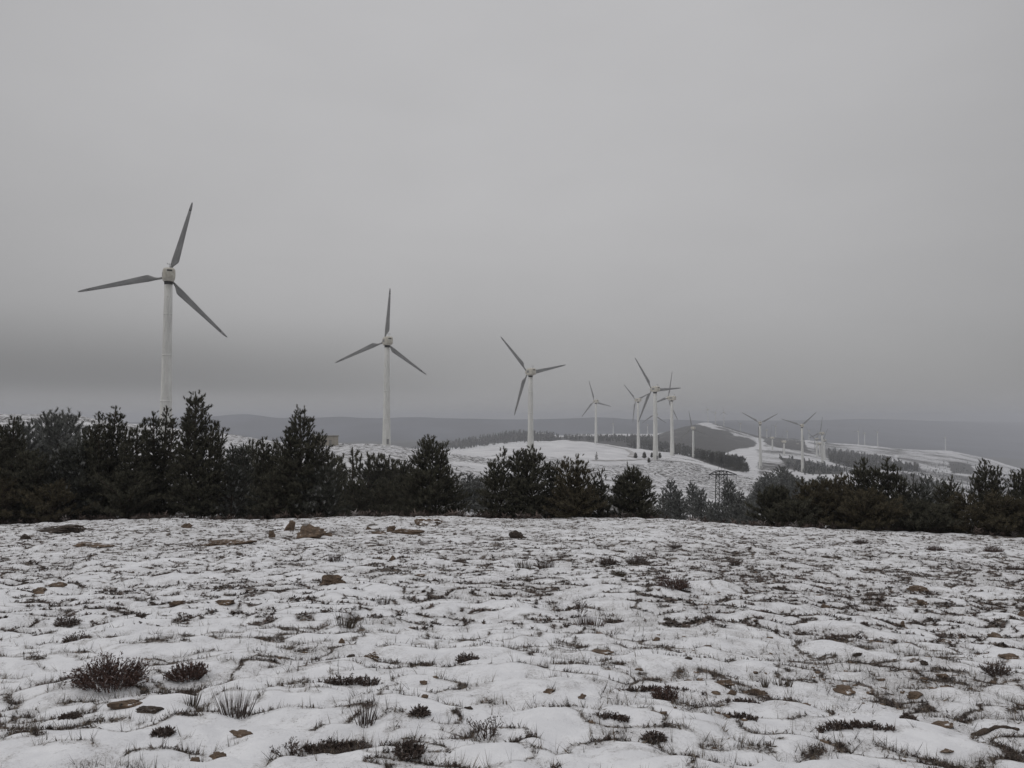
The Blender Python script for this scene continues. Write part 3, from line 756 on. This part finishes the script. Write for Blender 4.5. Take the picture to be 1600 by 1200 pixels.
# ------------------------------------------------------------------ pines
rt = np.random.RandomState(11)
CLUMP = tri_template(28, rt, .60, .0, .78, .42, .023, .8)
_sp = []
for i in range(5):
    a, b = 6.283 * i / 5, 6.283 * (i + 1) / 5
    m1, m2 = np.array([math.cos(a) * .09, math.sin(a) * .09, .4]), np.array([math.cos(b) * .09, math.sin(b) * .09, .4])
    _sp += [np.zeros(3), m2, m1, m1, m2, np.array([0, 0, 1.])]
CLUMP = np.concatenate([CLUMP, np.array(_sp)])
def leader(r_, base, top, w, dens, clump, cone=.75, z0=.04):
    """one stem with whorled, upswept branches; returns clump positions/directions and wood segments"""
    P, D, S, Wd = [], [], [], []
    base = np.array(base, float); top = np.array(top, float); h = top[2] - base[2]
    nz = max(7, int(h / (.34 if h < 9 else .5) * dens))
    ph = r_.rand() * 6.28
    def add(p, d): P.append(p); D.append(d); S.append(clump * r_.uniform(.7, 1.35))
    for i in range(nz):
        f = z0 + (1 - z0) * (i + r_.rand() * .5) / nz
        f = min(f, .985)
        c = base + (top - base) * f
        env = (1 - f) ** cone * (1.0 if f > .15 else .85 + f)
        nb = r_.randint(4, 7)
        for k in range(nb):
            a = ph + i * 2.4 + 6.283 * k / nb + r_.randn() * .25
            lump = .72 + .5 * vnoise(np.array([math.cos(a) * 1.6 + 3 + ph]), np.array([math.sin(a) * 1.6 + f * 5]), 5)[0]
            Lb = max(.14, w * env * lump * r_.uniform(.7, 1.15))
            el = R(8 + 42 * f) + r_.randn() * .1
            d0 = np.array([math.cos(a) * math.cos(el), math.sin(a) * math.cos(el), math.sin(el)])
            tip = c + d0 * Lb + np.array([0, 0, .16 * Lb])
            if Lb > .35: Wd.append((c, tip, .012 + .012 * Lb))
            ns = max(1, int(Lb / (clump * .62)))
            for s in range(ns):
                t = 1 - (s / ns) * .78
                p = c + (tip - c) * t
                side = np.cross(d0, [0, 0, 1.]); side /= np.linalg.norm(side) + 1e-9
                for q in ((0,) if s == 0 else (-1, 1, 0)):
                    off = side * q * clump * r_.uniform(.5, 1.2) + r_.randn(3) * clump * .25
                    dr = d0 * .7 + np.array([0, 0, .65]) + side * q * .5 + r_.randn(3) * .32
                    add(p + off, dr)
    ax = (top - base) / np.linalg.norm(top - base)
    for k in range(11): add(top - ax * (clump * (.5 + .42 * k)) + r_.randn(3) * .02 * (1 + k * .35), ax + r_.randn(3) * (.06 + .06 * k))
    return P, D, S, Wd
def pine_parts(base, leaders, dens, clump, seed, mat, cone=.75):
    """leaders: list of (top xyz, width m) relative to base"""
    r_ = np.random.RandomState(seed); P, D, S, Wd = [], [], [], []
    hmax = max(t[2] for t, w_ in leaders)
    for t, w_ in leaders:
        b = np.array([t[0] * .35, t[1] * .35, 0.0])
        a_, d_, s_, w2 = leader(r_, b, t, w_, dens, clump, cone)
        P += a_; D += d_; S += s_; Wd += w2
        Wd.append((b, np.array(t), .02 + .012 * t[2]))
    P = np.array(P); D = np.array(D); S = np.array(S); n = len(P); k = len(CLUMP)
    V = instance(CLUMP, P, D, S, S * 1.6, r_)
    tint = np.repeat(r_.rand(n), k)
    crown = mesh_np('crown', V, np.arange(n * k).reshape(-1, 3), mat, False, {'tint': tint})
    mb = MB()
    mb.tube((0, 0, -.4), (0, 0, min(1.0, .3 * hmax)), .03 + .018 * hmax, .02 + .013 * hmax, 8)
    for a, b, r0 in Wd:
        mb.tube(a, b, r0, r0 * .25, 4, False)
    return crown, mb.mesh('trunk', M_BARK)
GP = 'pines along the edge of the field'
FRONT = [ # root u, D, [(u, top v, halfwidth px)], material, label
 (-14,37,[(-12,664,34)],'p','pine cut by the left edge of the photo'),
 (24,39,[(22,648,26),(8,662,22)],'p','pine with a small pointed top at far left, beside the cut-off one'),
 (48,36,[(44,705,40),(66,712,30)],'p','low dense pine in front of the misty ones at far left'),
 (108,36.5,[(100,700,36),(124,690,30)],'f','frosted low pine left of the double-topped pine'),
 (162,37,[(140,660,22),(160,642,24),(176,633,24),(191,664,18)],'p','double-topped pine left of the first turbine tower'),
 (207,36,[(203,668,22),(214,661,20)],'p','short pine in the gap between double-topped and four-topped pines'),
 (250,38,[(226,650,16),(243,641,18),(256,632,18),(274,650,18)],'p','four-topped pine standing before the nearest turbine tower'),
 (305,36,[(306,610,32),(288,648,26),(334,655,26),(347,664,16)],'p','tallest pine, right of the nearest turbine'),
 (375,47,[(363,690,24),(384,690,24)],'f','twin grey-green pine just right of the tallest pine'),
 (418,40,[(411,681,20),(427,692,20)],'p','slim pine left of the pine before the hut'),
 (470,37,[(470,638,36),(452,662,24),(498,672,26)],'p','tall broad pine hiding the left side of the hut'),
 (498,36.5,[(492,735,30),(512,728,26)],'f','frost-flecked low pine under the hut'),
 (672,37,[(672,683,36),(656,700,24),(692,690,22)],'p','lone rounded pine behind the snow-capped rock'),
 (636,41,[(633,717,22)],'p','short pine touching the left side of the lone rounded pine'),
 (712,40,[(706,728,18)],'p','short pine touching the right side of the lone rounded pine'),
 (776,36,[(772,714,22),(789,697,18)],'p','left part pine of the broad middle clump, with one pointed top'),
 (820,36,[(808,702,28),(837,697,28),(822,699,22)],'p','broadest round-topped pine of the middle clump'),
 (864,37,[(872,716,14),(858,716,20)],'p','small pine between the broadest one and the forked one'),
 (895,35,[(885,713,24),(903,706,14),(915,718,16)],'o','forked brownish pine of the middle clump'),
 (938,36,[(940,729,12),(928,740,18)],'p','thin-topped pine between the forked one and the dome-shaped one'),
 (987,36.5,[(989,727,30),(971,738,26),(1006,742,22)],'p','dome-shaped dense pine at the right end of the middle clump'),
 (905,34.6,[(898,768,36)],'o','brown low bush-like pine in front of the middle clump'),
 (1213,37,[(1213,758,28),(1198,768,24),(1228,768,20)],'p','dark round pine just right of the pylon gap'),
 (1268,36,[(1262,756,30),(1286,748,28)],'o','olive pine right of the dark round one'),
 (1312,37,[(1305,741,26),(1322,742,22)],'o','olive pine left of the wispy-topped one'),
 (1347,38,[(1348,712,18),(1335,724,20),(1363,724,18)],'p','wispy-topped pine on the right, left of the spire-shaped one'),
 (1387,38,[(1386,710,16),(1398,728,20),(1376,732,20)],'p','spire-shaped dense pine on the right'),
 (1350,34.8,[(1342,775,46),(1372,782,36)],'o','wide low olive pine in front of the spire-shaped one'),
 (1432,38,[(1432,752,20),(1416,762,18),(1446,764,16)],'f','low snow-flecked pine in the dip on the right'),
 (1480,36.5,[(1468,756,18),(1490,743,20)],'p','dark pine right of the dip'),
 (1540,38,[(1538,714,20),(1560,727,18),(1523,737,20)],'p','tall open-crowned pine near the right edge'),
 (1592,37,[(1584,734,18),(1598,728,20),(1616,742,24)],'p','pine cut by the right edge of the photo'),
 (1510,35.4,[(1508,776,34)],'o','low brownish pine below the open-crowned one'),
 (1566,35,[(1560,780,38),(1590,784,30)],'o','low brownish pine in the right corner of the pine row'),
 (1245,35.5,[(1240,784,28)],'p','low dark pine between the dark round one and the olive one'),
 (1430,35.2,[(1425,792,40),(1455,790,34)],'p','low dark pine filling the dip on the right'),
 (560,45,[(556,752,36)],'p','low dark pine right of the tall pine before the hut'),
 (610,44,[(606,748,34)],'p','low dark pine midway between hut and lone rounded pine'),
 (430,36.5,[(428,735,34)],'p','low pine below the slim one'),
 (365,37,[(362,728,34)],'f','low pine below the twin grey-green one'),
 (80,35,[(84,762,40)],'o','low scrubby pine at the snow edge on the far left'),
 (10,35,[(8,756,44)],'o','low scrubby pine in the left corner of the field edge'),
 (200,35.5,[(196,740,44)],'p','low pine under the short one on the left'),
 (-90,37,[(-90,650,40)],'p','pine outside the left edge'),
 (-190,39,[(-190,655,44)],'p','pine further outside the left edge'),
 (1690,37,[(1690,735,40)],'p','pine outside the right edge'),
 (1790,38,[(1790,745,44)],'p','pine further outside the right edge'),
]
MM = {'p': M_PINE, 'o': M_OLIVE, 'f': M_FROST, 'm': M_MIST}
for k_, (u, Dm, ld, mt, lab) in enumerate(FRONT):
    x = (u - 800) / F / math.cos(PITCH) * Dm; y = Dm; z = float(base_z(x, y))
    LD = []
    r_ = np.random.RandomState(k_ + 70)
    for j, (lu, lv, hw) in enumerate(ld):
        q = world_at(lu, lv + 6, Dm); yo = 0 if j == 0 else r_.uniform(-.5, .5)
        LD.append(((q[0] - x, yo, q[2] - z), hw / F * Dm * 1.66))
    root = link('pine_tree', None, label=lab, cat='tree', group=GP); root.location = (x, y, z)
    c, t = pine_parts(None, LD, 1.15, .19, 500 + k_, MM[mt], .58)
    link('crown', c, root); link('trunk', t, root)

# shared pines for the middle distance: one of each form, then copies
def proto_pine(kind, seed, mat):
    hw = {'slim': 1.35, 'broad': 2.3, 'round': 2.0}[kind]
    ld = [((0, 0, 6.0), hw)]
    if kind == 'broad': ld += [((1.0, .3, 5.2), hw * .7), ((-1.1, -.2, 4.9), hw * .7)]
    if kind == 'round': ld += [((.8, .2, 5.3), hw * .7)]
    return pine_parts(None, ld, .62, .42, seed, mat, {'slim': .8, 'broad': .6, 'round': .5}[kind])
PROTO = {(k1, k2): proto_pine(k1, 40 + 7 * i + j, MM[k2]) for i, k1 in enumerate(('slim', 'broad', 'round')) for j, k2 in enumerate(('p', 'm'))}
def far_pine(u, topv, Y, kind, mt, lab, grp, wide=1.0, base=None):
    if base is None: x = (u - 800) / F / math.cos(PITCH) * Y; y = Y; z = float(terr_z(x, y))
    else: x, y, z = base
    zt = world_at(u, topv, y)[2]; h = max(zt - z, 1.0)
    root = link('pine_tree', None, label=lab, cat='tree', group=grp); root.location = (x, y, z)
    s = h / 6.15; root.scale = (s * wide, s * wide, s); root.rotation_euler = (0, 0, (u * 13 % 360) * math.pi / 180)
    c, t = PROTO[(kind, mt)]
    for nm, me in (('crown', c), ('trunk', t)):
        o = bpy.data.objects.new(nm, me); COL.objects.link(o); o.parent = root
ORD = ['first', 'second', 'third', 'fourth', 'fifth', 'sixth', 'seventh', 'eighth', 'ninth', 'tenth', 'eleventh', 'twelfth', 'thirteenth', 'fourteenth', 'fifteenth', 'sixteenth', 'seventeenth', 'eighteenth', 'nineteenth', 'twentieth']
def row(items, where, grp, mt, kinds=('slim', 'broad', 'round'), wide=1.0):
    for i, (u, v, Y) in enumerate(sorted(items)):
        far_pine(u, v, Y, kinds[(i * 7 + int(u)) % len(kinds)], mt, f'{ORD[i]} pine from the left {where}', grp, wide)
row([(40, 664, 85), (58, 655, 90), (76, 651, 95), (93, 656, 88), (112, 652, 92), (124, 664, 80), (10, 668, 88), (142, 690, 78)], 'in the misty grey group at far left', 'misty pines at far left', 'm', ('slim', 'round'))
row([(345, 700, 62), (396, 694, 60), (440, 700, 62), (520, 714, 66), (535, 712, 70), (552, 703, 70), (564, 712, 72), (577, 709, 72), (590, 713, 74), (604, 715, 74), (618, 722, 72), (632, 735, 70), (648, 738, 70)],
    'in the second row between hut and lone rounded pine', 'second-row pines left of centre', 'p', ('slim', 'broad', 'slim'))
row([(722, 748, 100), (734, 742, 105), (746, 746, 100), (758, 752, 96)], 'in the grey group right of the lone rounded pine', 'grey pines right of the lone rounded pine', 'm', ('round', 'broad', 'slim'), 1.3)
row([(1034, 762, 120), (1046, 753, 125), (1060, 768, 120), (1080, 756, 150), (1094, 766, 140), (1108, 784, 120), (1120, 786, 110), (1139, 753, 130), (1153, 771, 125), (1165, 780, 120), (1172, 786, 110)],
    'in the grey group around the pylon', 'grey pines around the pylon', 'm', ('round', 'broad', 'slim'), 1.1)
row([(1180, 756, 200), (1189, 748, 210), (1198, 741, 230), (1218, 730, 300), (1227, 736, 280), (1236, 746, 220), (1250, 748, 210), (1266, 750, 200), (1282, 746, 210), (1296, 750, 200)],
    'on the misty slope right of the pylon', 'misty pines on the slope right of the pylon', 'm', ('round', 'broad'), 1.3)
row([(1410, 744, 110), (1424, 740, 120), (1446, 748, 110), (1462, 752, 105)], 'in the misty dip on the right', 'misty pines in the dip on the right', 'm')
# dark stand on the snowy slope beyond the pylon
st = []
for i, (u, v, hp) in enumerate([(1092, 716, 14), (1099, 719, 16), (1106, 722, 18), (1113, 724, 17), (1120, 727, 19), (1127, 727, 18), (1134, 730, 19), (1141, 731, 18), (1148, 735, 20), (1155, 735, 17), (1161, 738, 20), (1166, 738, 16), (1110, 715, 12), (1124, 716, 12), (1138, 718, 13), (1150, 722, 13), (1160, 724, 12)]):
    b = hit(u, v, 60); far_pine(u, v - hp, b[1], 'round' if i % 2 else 'slim', 'p', f'{ORD[i]} pine counted from the left, front row first, in the dark stand beyond the pylon', 'dark stand beyond the pylon', 1.25, b)
for i, (u, v, hp, lab) in enumerate([(932, 719, 13, 'lone small pine on the snow below the fourth turbine'), (993, 716, 9, 'left bush-like pine in the row beside the large central tower'), (1007, 716, 10, 'middle bush-like pine in the row left of the large central tower'),
        (1014, 723, 8, 'smallest pine, at the foot of the large central tower'), (1031, 716, 9, 'bush-like pine just right of the large central tower'), (1018.5, 715, 8, 'bush-like pine just touching the large central tower on its left')]):
    b = hit(u, v, 60); far_pine(u, v - hp, b[1], 'slim' if hp > 12 else 'broad', 'p', lab, 'small pines on the snowy ridge', 1.1, b)
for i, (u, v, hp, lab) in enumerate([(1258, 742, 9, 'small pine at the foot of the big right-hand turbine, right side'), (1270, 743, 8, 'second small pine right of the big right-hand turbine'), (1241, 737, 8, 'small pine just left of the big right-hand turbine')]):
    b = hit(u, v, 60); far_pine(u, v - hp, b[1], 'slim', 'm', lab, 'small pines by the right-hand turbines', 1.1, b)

# far woods, read as one mass each
def wood(name, label, poly, n, hmin, hmax, y0, mat, ylim=2600):
    r_ = np.random.RandomState(len(label)); poly = [(a, b) for a, b in poly]
    us_ = [p[0] for p in poly]; vs_ = [p[1] for p in poly]; Vs = []; c = 0
    tm = tri_template(26, r_, .9, .0, .75, .34, .11, .6)
    P = []; S = []
    tries = 0
    while c < n and tries < n * 6:
        tries += 1
        u = r_.uniform(min(us_), max(us_)); v = r_.uniform(min(vs_), max(vs_))
        if not in_poly(np.array([u]), np.array([v]), poly)[0]: continue
        x, y, z = hit(u, v, y0)
        if y > ylim: continue
        P.append((x, y, z - .3)); S.append(r_.uniform(hmin, hmax)); c += 1
    if not P: return
    P = np.array(P); S = np.array(S); D = np.tile([0, 0, 1.], (len(P), 1)) + r_.randn(len(P), 3) * .03
    V = instance(tm, P, D, S, S * r_.uniform(.7, 1.1, len(S)), r_)
    tint = np.repeat(r_.rand(len(P)), len(tm))
    link(name, mesh_np(name, V, np.arange(len(V)).reshape(-1, 3), mat, False, {'tint': tint}), label=label, kind='stuff')
wood('wood', 'dark pine wood behind the central turbines', [(975, 695), (1000, 693), (1060, 700), (1090, 710), (1130, 716), (1150, 723), (1165, 731), (1162, 737), (1140, 732), (1100, 718), (1040, 707), (990, 700)], 420, 6, 11, 760, M_PINE)
wood('wood', 'wooded dark hill left of centre', [(640, 704), (692, 692), (750, 684), (795, 676), (822, 674), (835, 678), (862, 679), (880, 686), (880, 690), (800, 692), (720, 702)], 700, 7, 12, 1500, M_PINE)
wood('wood', 'dark strip of wood below the far right ridge', [(1292, 703), (1330, 708), (1370, 713), (1402, 722), (1436, 729), (1438, 737), (1400, 735), (1330, 731), (1296, 721)], 420, 6, 10, 900, M_PINE)
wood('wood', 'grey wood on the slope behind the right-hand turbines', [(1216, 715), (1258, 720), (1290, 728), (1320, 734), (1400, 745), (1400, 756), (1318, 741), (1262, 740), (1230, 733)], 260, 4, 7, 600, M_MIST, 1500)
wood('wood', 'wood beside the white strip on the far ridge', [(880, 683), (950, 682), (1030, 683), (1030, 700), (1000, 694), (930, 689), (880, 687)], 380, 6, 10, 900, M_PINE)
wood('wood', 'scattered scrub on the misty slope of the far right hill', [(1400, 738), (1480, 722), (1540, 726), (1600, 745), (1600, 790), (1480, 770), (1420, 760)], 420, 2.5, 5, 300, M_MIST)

# ------------------------------------------------------------------ wind turbines
def superring(y, wx, hz, zc, n=24, e=.45):
    r = []
    for i in range(n):
        a = 2 * math.pi * i / n; c, s = math.cos(a), math.sin(a)
        r.append((wx * math.copysign(abs(c) ** e, c), y, zc + hz * math.copysign(abs(s) ** e, s)))
    return r
HUB, RR = 41.0, 20.5
def tower_mesh():
    mb = MB(); n = 32
    prof = [(-4, 1.66), (0, 1.64), (.3, 1.635), (9.6, 1.445), (9.9, 1.44), (9.93, 1.50), (10.1, 1.50), (10.13, 1.36), (10.4, 1.355), (20.7, 1.225), (21.0, 1.22), (21.03, 1.27), (21.12, 1.27), (21.15, 1.21), (21.45, 1.205), (30.7, 1.085), (31, 1.08), (31.03, 1.12), (31.12, 1.12), (31.15, 1.07), (31.4, 1.065), (38.6, .98)]
    mb.rings([[(math.cos(2 * math.pi * i / n) * r, math.sin(2 * math.pi * i / n) * r, z) for i in range(n)] for z, r in prof])
    return mb.mesh('tower', M_TOWER, True)
def nacelle_mesh():
    mb = MB()
    mb.rings([superring(y, a, b, 0) for y, a, b in ((-3.3, .75, .85), (-3.15, 1.15, 1.25), (-2.7, 1.42, 1.55), (-1.6, 1.52, 1.70), (.2, 1.52, 1.72), (1.6, 1.42, 1.62), (2.2, 1.25, 1.45), (2.35, .9, 1.1))])
    return mb.mesh('nacelle', M_NAC, True)
def blade_meshes():
    def sec(z, c, xo, th, n=16):
        r = []
        for i in range(n):
            a = 2 * math.pi * i / n
            r.append((xo + c / 2 * math.cos(a), th / 2 * math.sin(a) * (1 - .35 * math.cos(a)), z))
        return r
    prof = [(.5, .62, 0, .62), (2.3, .60, 0, .58), (3.0, .85, .10, .50), (4.3, 1.75, .48, .36), (4.8, 1.82, .50, .33), (8, 1.55, .40, .26), (12, 1.2, .26, .2), (16, .9, .12, .14), (18.1, .74, .05, .1)]
    a = MB(); a.rings([sec(*p) for p in prof])
    b = MB(); b.rings([sec(*p) for p in [(18.24, .73, .045, .10), (19.4, .58, 0, .08), (20.1, .38, -.04, .06), (20.45, .12, -.08, .03)]])
    s = MB(); s.rings([sec(18.10, .60, .05, .07), sec(18.25, .60, .05, .07)])
    return a.mesh('blade', M_BLADE, True), b.mesh('tip_brake', M_BLADE, True), s.mesh('tip_joint', M_DARK)
ME_T, ME_N = tower_mesh(), nacelle_mesh(); ME_B, ME_TIP, ME_J = blade_meshes()
hb = MB(); hb.rings([[(math.cos(2 * math.pi * i / 20) * r, y, math.sin(2 * math.pi * i / 20) * r) for i in range(20)] for y, r in ((-.9, .9), (-.7, 1.05), (.5, 1.0), (1.0, .75), (1.35, .3))]); ME_H = hb.mesh('hub', M_NAC, True)
vb = MB(); vb.box(-.62, .62, -3.34, -3.0, .55, .95); ME_V = vb.mesh('vent', M_DARK)
pb = MB()
for s in (-1, 1): pb.box(s * 1.50 - .06, s * 1.50 + .06, -1.3, .9, -.45, .55)
ME_P = None
def panel(s):
    m = MB(); m.box(s * 1.50 - .05, s * 1.50 + .05, -1.3, .9, -.45, .55); return m.mesh('side_panel', M_BLADE)
ME_PL, ME_PR = panel(-1), panel(1)
ab = MB(); ab.tube((0, -2.2, 1.5), (0, -2.2, 2.7), .04); ab.tube((-.45, -2.2, 2.5), (.45, -2.2, 2.5), .03)
for s in (-.45, .45): ab.tube((s, -2.2, 2.45), (s, -2.2, 2.75), .07)
ME_A = ab.mesh('anemometer', M_DARK)
yb = MB(); yb.tube((0, 0, 38.5), (0, 0, 39.6), 1.0, 1.12, 24); ME_Y = yb.mesh('yaw_collar', M_DARK, True)
db = MB(); db.box(-.45, .45, -1.66, -1.35, .3, 2.4); ME_D = db.mesh('door', M_BLADE)
def child(name, me, par, loc=(0, 0, 0), ry=0.0):
    o = bpy.data.objects.new(name, me); COL.objects.link(o); o.parent = par; o.location = loc; o.rotation_euler = (0, ry, 0); return o
OVER = 3.1
def turbine(u, v, Y, theta, phi, lab, grp, scale=1.0, vground=None):
    """tower axis at photo column u, hub height at row v, distance Y"""
    q = world_at(u, v, Y); x, y, zh = q; zg = float(terr_z(x, y))
    root = link('wind_turbine', None, label=lab, cat='wind turbine', group=grp)
    root.location = (x, y, zg); root.rotation_euler = (0, 0, -R(phi))
    H = zh - zg
    tw = child('tower', ME_T, root); tw.scale = (scale, scale, (H - 1.8 * scale) / 38.9)
    child('yaw_collar', ME_Y, root, (0, 0, H - 41.0 * scale)).scale = (scale,) * 3
    if H * F / Y > 60: child('door', ME_D, tw)
    na = child('nacelle', ME_N, root, (0, 0, H)); na.scale = (scale,) * 3
    if Y < 1000:
        child('vent', ME_V, na); child('side_panel', ME_PL, na); child('side_panel', ME_PR, na); child('anemometer', ME_A, na)
    h = child('hub', ME_H, root, (0, OVER * scale, H)); h.scale = (scale,) * 3
    for k in range(3):
        b = child('blade', ME_B, root, (0, OVER * scale, H), R(90 - (theta + 120 * k))); b.scale = (scale, scale, scale * 1.045)
        child('tip_brake', ME_TIP, b); child('tip_joint', ME_J, b)
    return root
G1 = 'wind turbines along the snowy ridge'; G2 = 'distant wind turbines'
TURB = [
 (263.5, 430, 203, 74.5, -27, 'nearest and largest wind turbine, far left, above the pines'),
 (605, 533, 304, 84.4, -27, 'second largest wind turbine, beside the hut, one blade straight up'),
 (829, 581, 366, 131, -27, 'third wind turbine from the left, above the broad middle pine clump'),
 (931, 627, 780, 106.5, -27, 'slim turbine alone between the third and the central cluster'),
 (997, 625, 735, 138.6, -40, 'turbine at the left of the central cluster, its tower rising from the snowy ridge'),
 (1023.5, 608, 452, 123, -27, 'largest turbine of the central cluster'),
 (1049.5, 622, 574, 71.6, -49, 'turbine at the right of the central cluster, one blade nearly upright'),
 (1024.5, 648, 985, 90, -24, 'turbine hidden exactly behind the central one, two blades showing'),
 (1083, 669, 930, 100, -22, 'small turbine before the dark cone-shaped hill'),
 (1187.5, 661, 720, 148, 9, 'pale turbine with blades raised in a V, right of the pylon'),
 (1253, 665, 705, 161, 2, 'big pale turbine on the right with a thick lower tower'),
 (1284.5, 677, 985, 76, -30, 'front turbine of the crowded bunch right of the big pale one'),
 (1288, 688, 1150, -66, -30, 'turbine in the crowded bunch with a blade slanting down to the right'),
 (1276, 686, 1250, 30, -35, 'left turbine of the crowded bunch on the right'),
 (1281, 693, 1300, 95, -50, 'lowest turbine of the crowded bunch on the right'),
 (1206.7, 684, 1300, 80, -45, 'small turbine just right of the V-bladed one'),
 (1225, 690, 1150, 50, -60, 'small turbine midway between the V-bladed and the big pale one, in front'),
 (1231, 690, 2000, 20, -50, 'thin turbine behind the small midway one'),
 (1198, 672, 2080, 60, -55, 'thin turbine on the ridge just behind the V-bladed one'),
 (1246, 694, 1850, 100, -40, 'tiny turbine just left of the big pale one'),
]
for i, a in enumerate(TURB):
    turbine(*a, G1 if i < 11 else G2, .86 if i in (9, 10) else 1.0)
FAR = [(1106, 640, 2195, 'hilltop turbine, first of three at the summit'), (1118, 645, 2205, 'hilltop turbine, second of three at the summit'), (1131, 644, 2190, 'hilltop turbine, third of three at the summit'),
 (1157, 662, 2200, 'faint turbine on the slope right of the summit'), (958, 662, 2195, 'faint turbine over the white strip, left one'), (1012, 664, 2200, 'faint turbine over the white strip, right one'),
 (1212, 666, 2190, 'faint turbine on the skyline right of the V-bladed one'), (1230, 674, 2195, 'very faint turbine on the skyline above the midway ones'), (1264, 673, 2200, 'faint turbine on the skyline right of the big pale one'),
 (1341, 674, 2195, 'left of three small turbines on the far right skyline'), (1351, 677, 2198, 'middle of three small turbines on the far right skyline'), (1371, 675, 2195, 'right of three small turbines on the far right skyline'),
 (1477, 684, 2195, 'single faint turbine furthest right on the skyline')]
for i, (u, v, Y, lab) in enumerate(FAR):
    turbine(u, v, Y, (i * 47) % 120, -50 + (i * 13) % 30, lab, G2, .8)

# ------------------------------------------------------------------ hut on the ridge
x, y, z = hit(508, 695.5, 200); z = float(terr_z(x, y))
root = link('hut', None, label='low beige flat-roofed hut on the ridge, half hidden by a pine', cat='building'); root.location = (x, y + 1, z - .3); root.rotation_euler = (0, 0, R(12))
s = y / F
mb = MB(); mb.box(-21 * s, 19 * s, -2.6, 2.6, 0, 15 * s); link('wall', mb.mesh('wall', M_WALL), root)
mb = MB(); mb.box(-22 * s, 20 * s, -2.9, 2.9, 15 * s + .003, 16.3 * s); link('roof', mb.mesh('roof', M_ROOF), root)
mb = MB(); mb.box(1.2, 2.2, -2.66, -2.602, .2, 2.3); link('door', mb.mesh('door', M_ROOF), root)
mb = MB(); mb.box(-.4, .5, -2.64, -2.602, 1.5, 2.3); link('window', mb.mesh('window', M_DARK), root)

# ------------------------------------------------------------------ lattice pylon in the dip
Yp = 150.0; q = world_at(1127, 716, Yp); zg = float(terr_z(q[0], Yp)); Hp = q[2] - zg
pr = link('pylon', None, label='dark steel lattice pylon with a single crossarm in the dip', cat='pylon'); pr.location = (q[0], Yp, zg); pr.rotation_euler = (0, 0, R(8))
px_m = F / Yp; hw = 7.2 / px_m; ht = Hp - 20 / px_m
mb = MB(); seg = 8
def cw(z_): return hw * (1.12 - .24 * z_ / ht)
for sx in (-1, 1):
    for sy in (-1, 1): mb.tube((sx * cw(0), sy * cw(0), -.6), (sx * cw(ht), sy * cw(ht), ht), 0.092, 0.073, 5)
link('legs', mb.mesh('legs', M_STEEL), pr)
mb = MB()
for i in range(seg):
    a, b = ht * i / seg, ht * (i + 1) / seg; wa, wb = cw(a), cw(b)
    for (p, q1) in (((-wa, -wa, a), (wb, -wb, b)), ((wa, -wa, a), (-wb, -wb, b)), ((-wa, wa, a), (wb, wb, b)), ((-wa, -wa, a), (-wb, wb, b)), ((wa, wa, a), (wb, -wb, b)), ((-wb, -wb, b), (wb, -wb, b)), ((-wb, wb, b), (wb, wb, b))):
        mb.tube(p, q1, 0.043, 0.043, 4)
link('bracing', mb.mesh('bracing', M_STEEL), pr)
mb = MB(); za, zb = ht - 5.5 / px_m, ht + .05; wq = cw(ht)
for sx, ex in ((-1, 21 / px_m), (1, 25 / px_m)):
    for sy in (-1, 1):
        mb.tube((sx * wq, sy * wq, zb), (sx * ex, 0, za), 0.067, 0.061, 5); mb.tube((sx * wq, sy * wq, za), (sx * ex, 0, za), 0.061, 0.061, 5)
    m_ = (wq + ex) / 2; mb.tube((sx * m_, 0, za), (sx * m_, 0, (za + zb) / 2), 0.043, 0.043, 4)
for sy in (-1, 1): mb.tube((-wq, sy * wq, zb), (wq, sy * wq, zb), 0.067, 0.067, 5); mb.tube((-wq, sy * wq, za), (wq, sy * wq, za), 0.067, 0.067, 5)
link('crossarm', mb.mesh('crossarm', M_STEEL), pr)
mb = MB(); 
for sx in (-1, 1): mb.tube((sx * wq, 0, ht), (0, 0, Hp), 0.025, 0.022, 4)
mb.tube((0, 0, ht), (0, 0, Hp + .3), 0.020, 0.020, 4); link('peak', mb.mesh('peak', M_STEEL), pr)
for ex in (-20 / px_m, -wq - .2, 24 / px_m):
    mb = MB()
    for k in range(5): mb.tube((ex, 0, za - .12 - .14 * k), (ex, 0, za - .20 - .14 * k), .09, .05, 8)
    mb.tube((ex, 0, za), (ex, 0, za - .85), 0.024, 0.024, 4); link('insulator', mb.mesh('insulator', M_DARK), pr)

# ------------------------------------------------------------------ haze
zlo = min(float(tabZ.min()), 0) - 30; zhi = 68.0
me = MB(); me.box(-12500, 18500, -150, 11500, zlo, zhi)
mh = new_mat('haze_air'); mh.use_nodes = True; t = mh.node_tree; t.nodes.clear()
o = t.nodes.new('ShaderNodeOutputMaterial'); v = t.nodes.new('ShaderNodeVolumePrincipled')
v.inputs['Color'].default_value = (.765, .782, .825, 1); v.inputs['Density'].default_value = 2.35e-4; v.inputs['Anisotropy'].default_value = 0.0
t.links.new(v.outputs[0], o.inputs['Volume'])
link('haze', me.mesh('haze', mh), kind='stuff', label='pale winter haze over the hills')
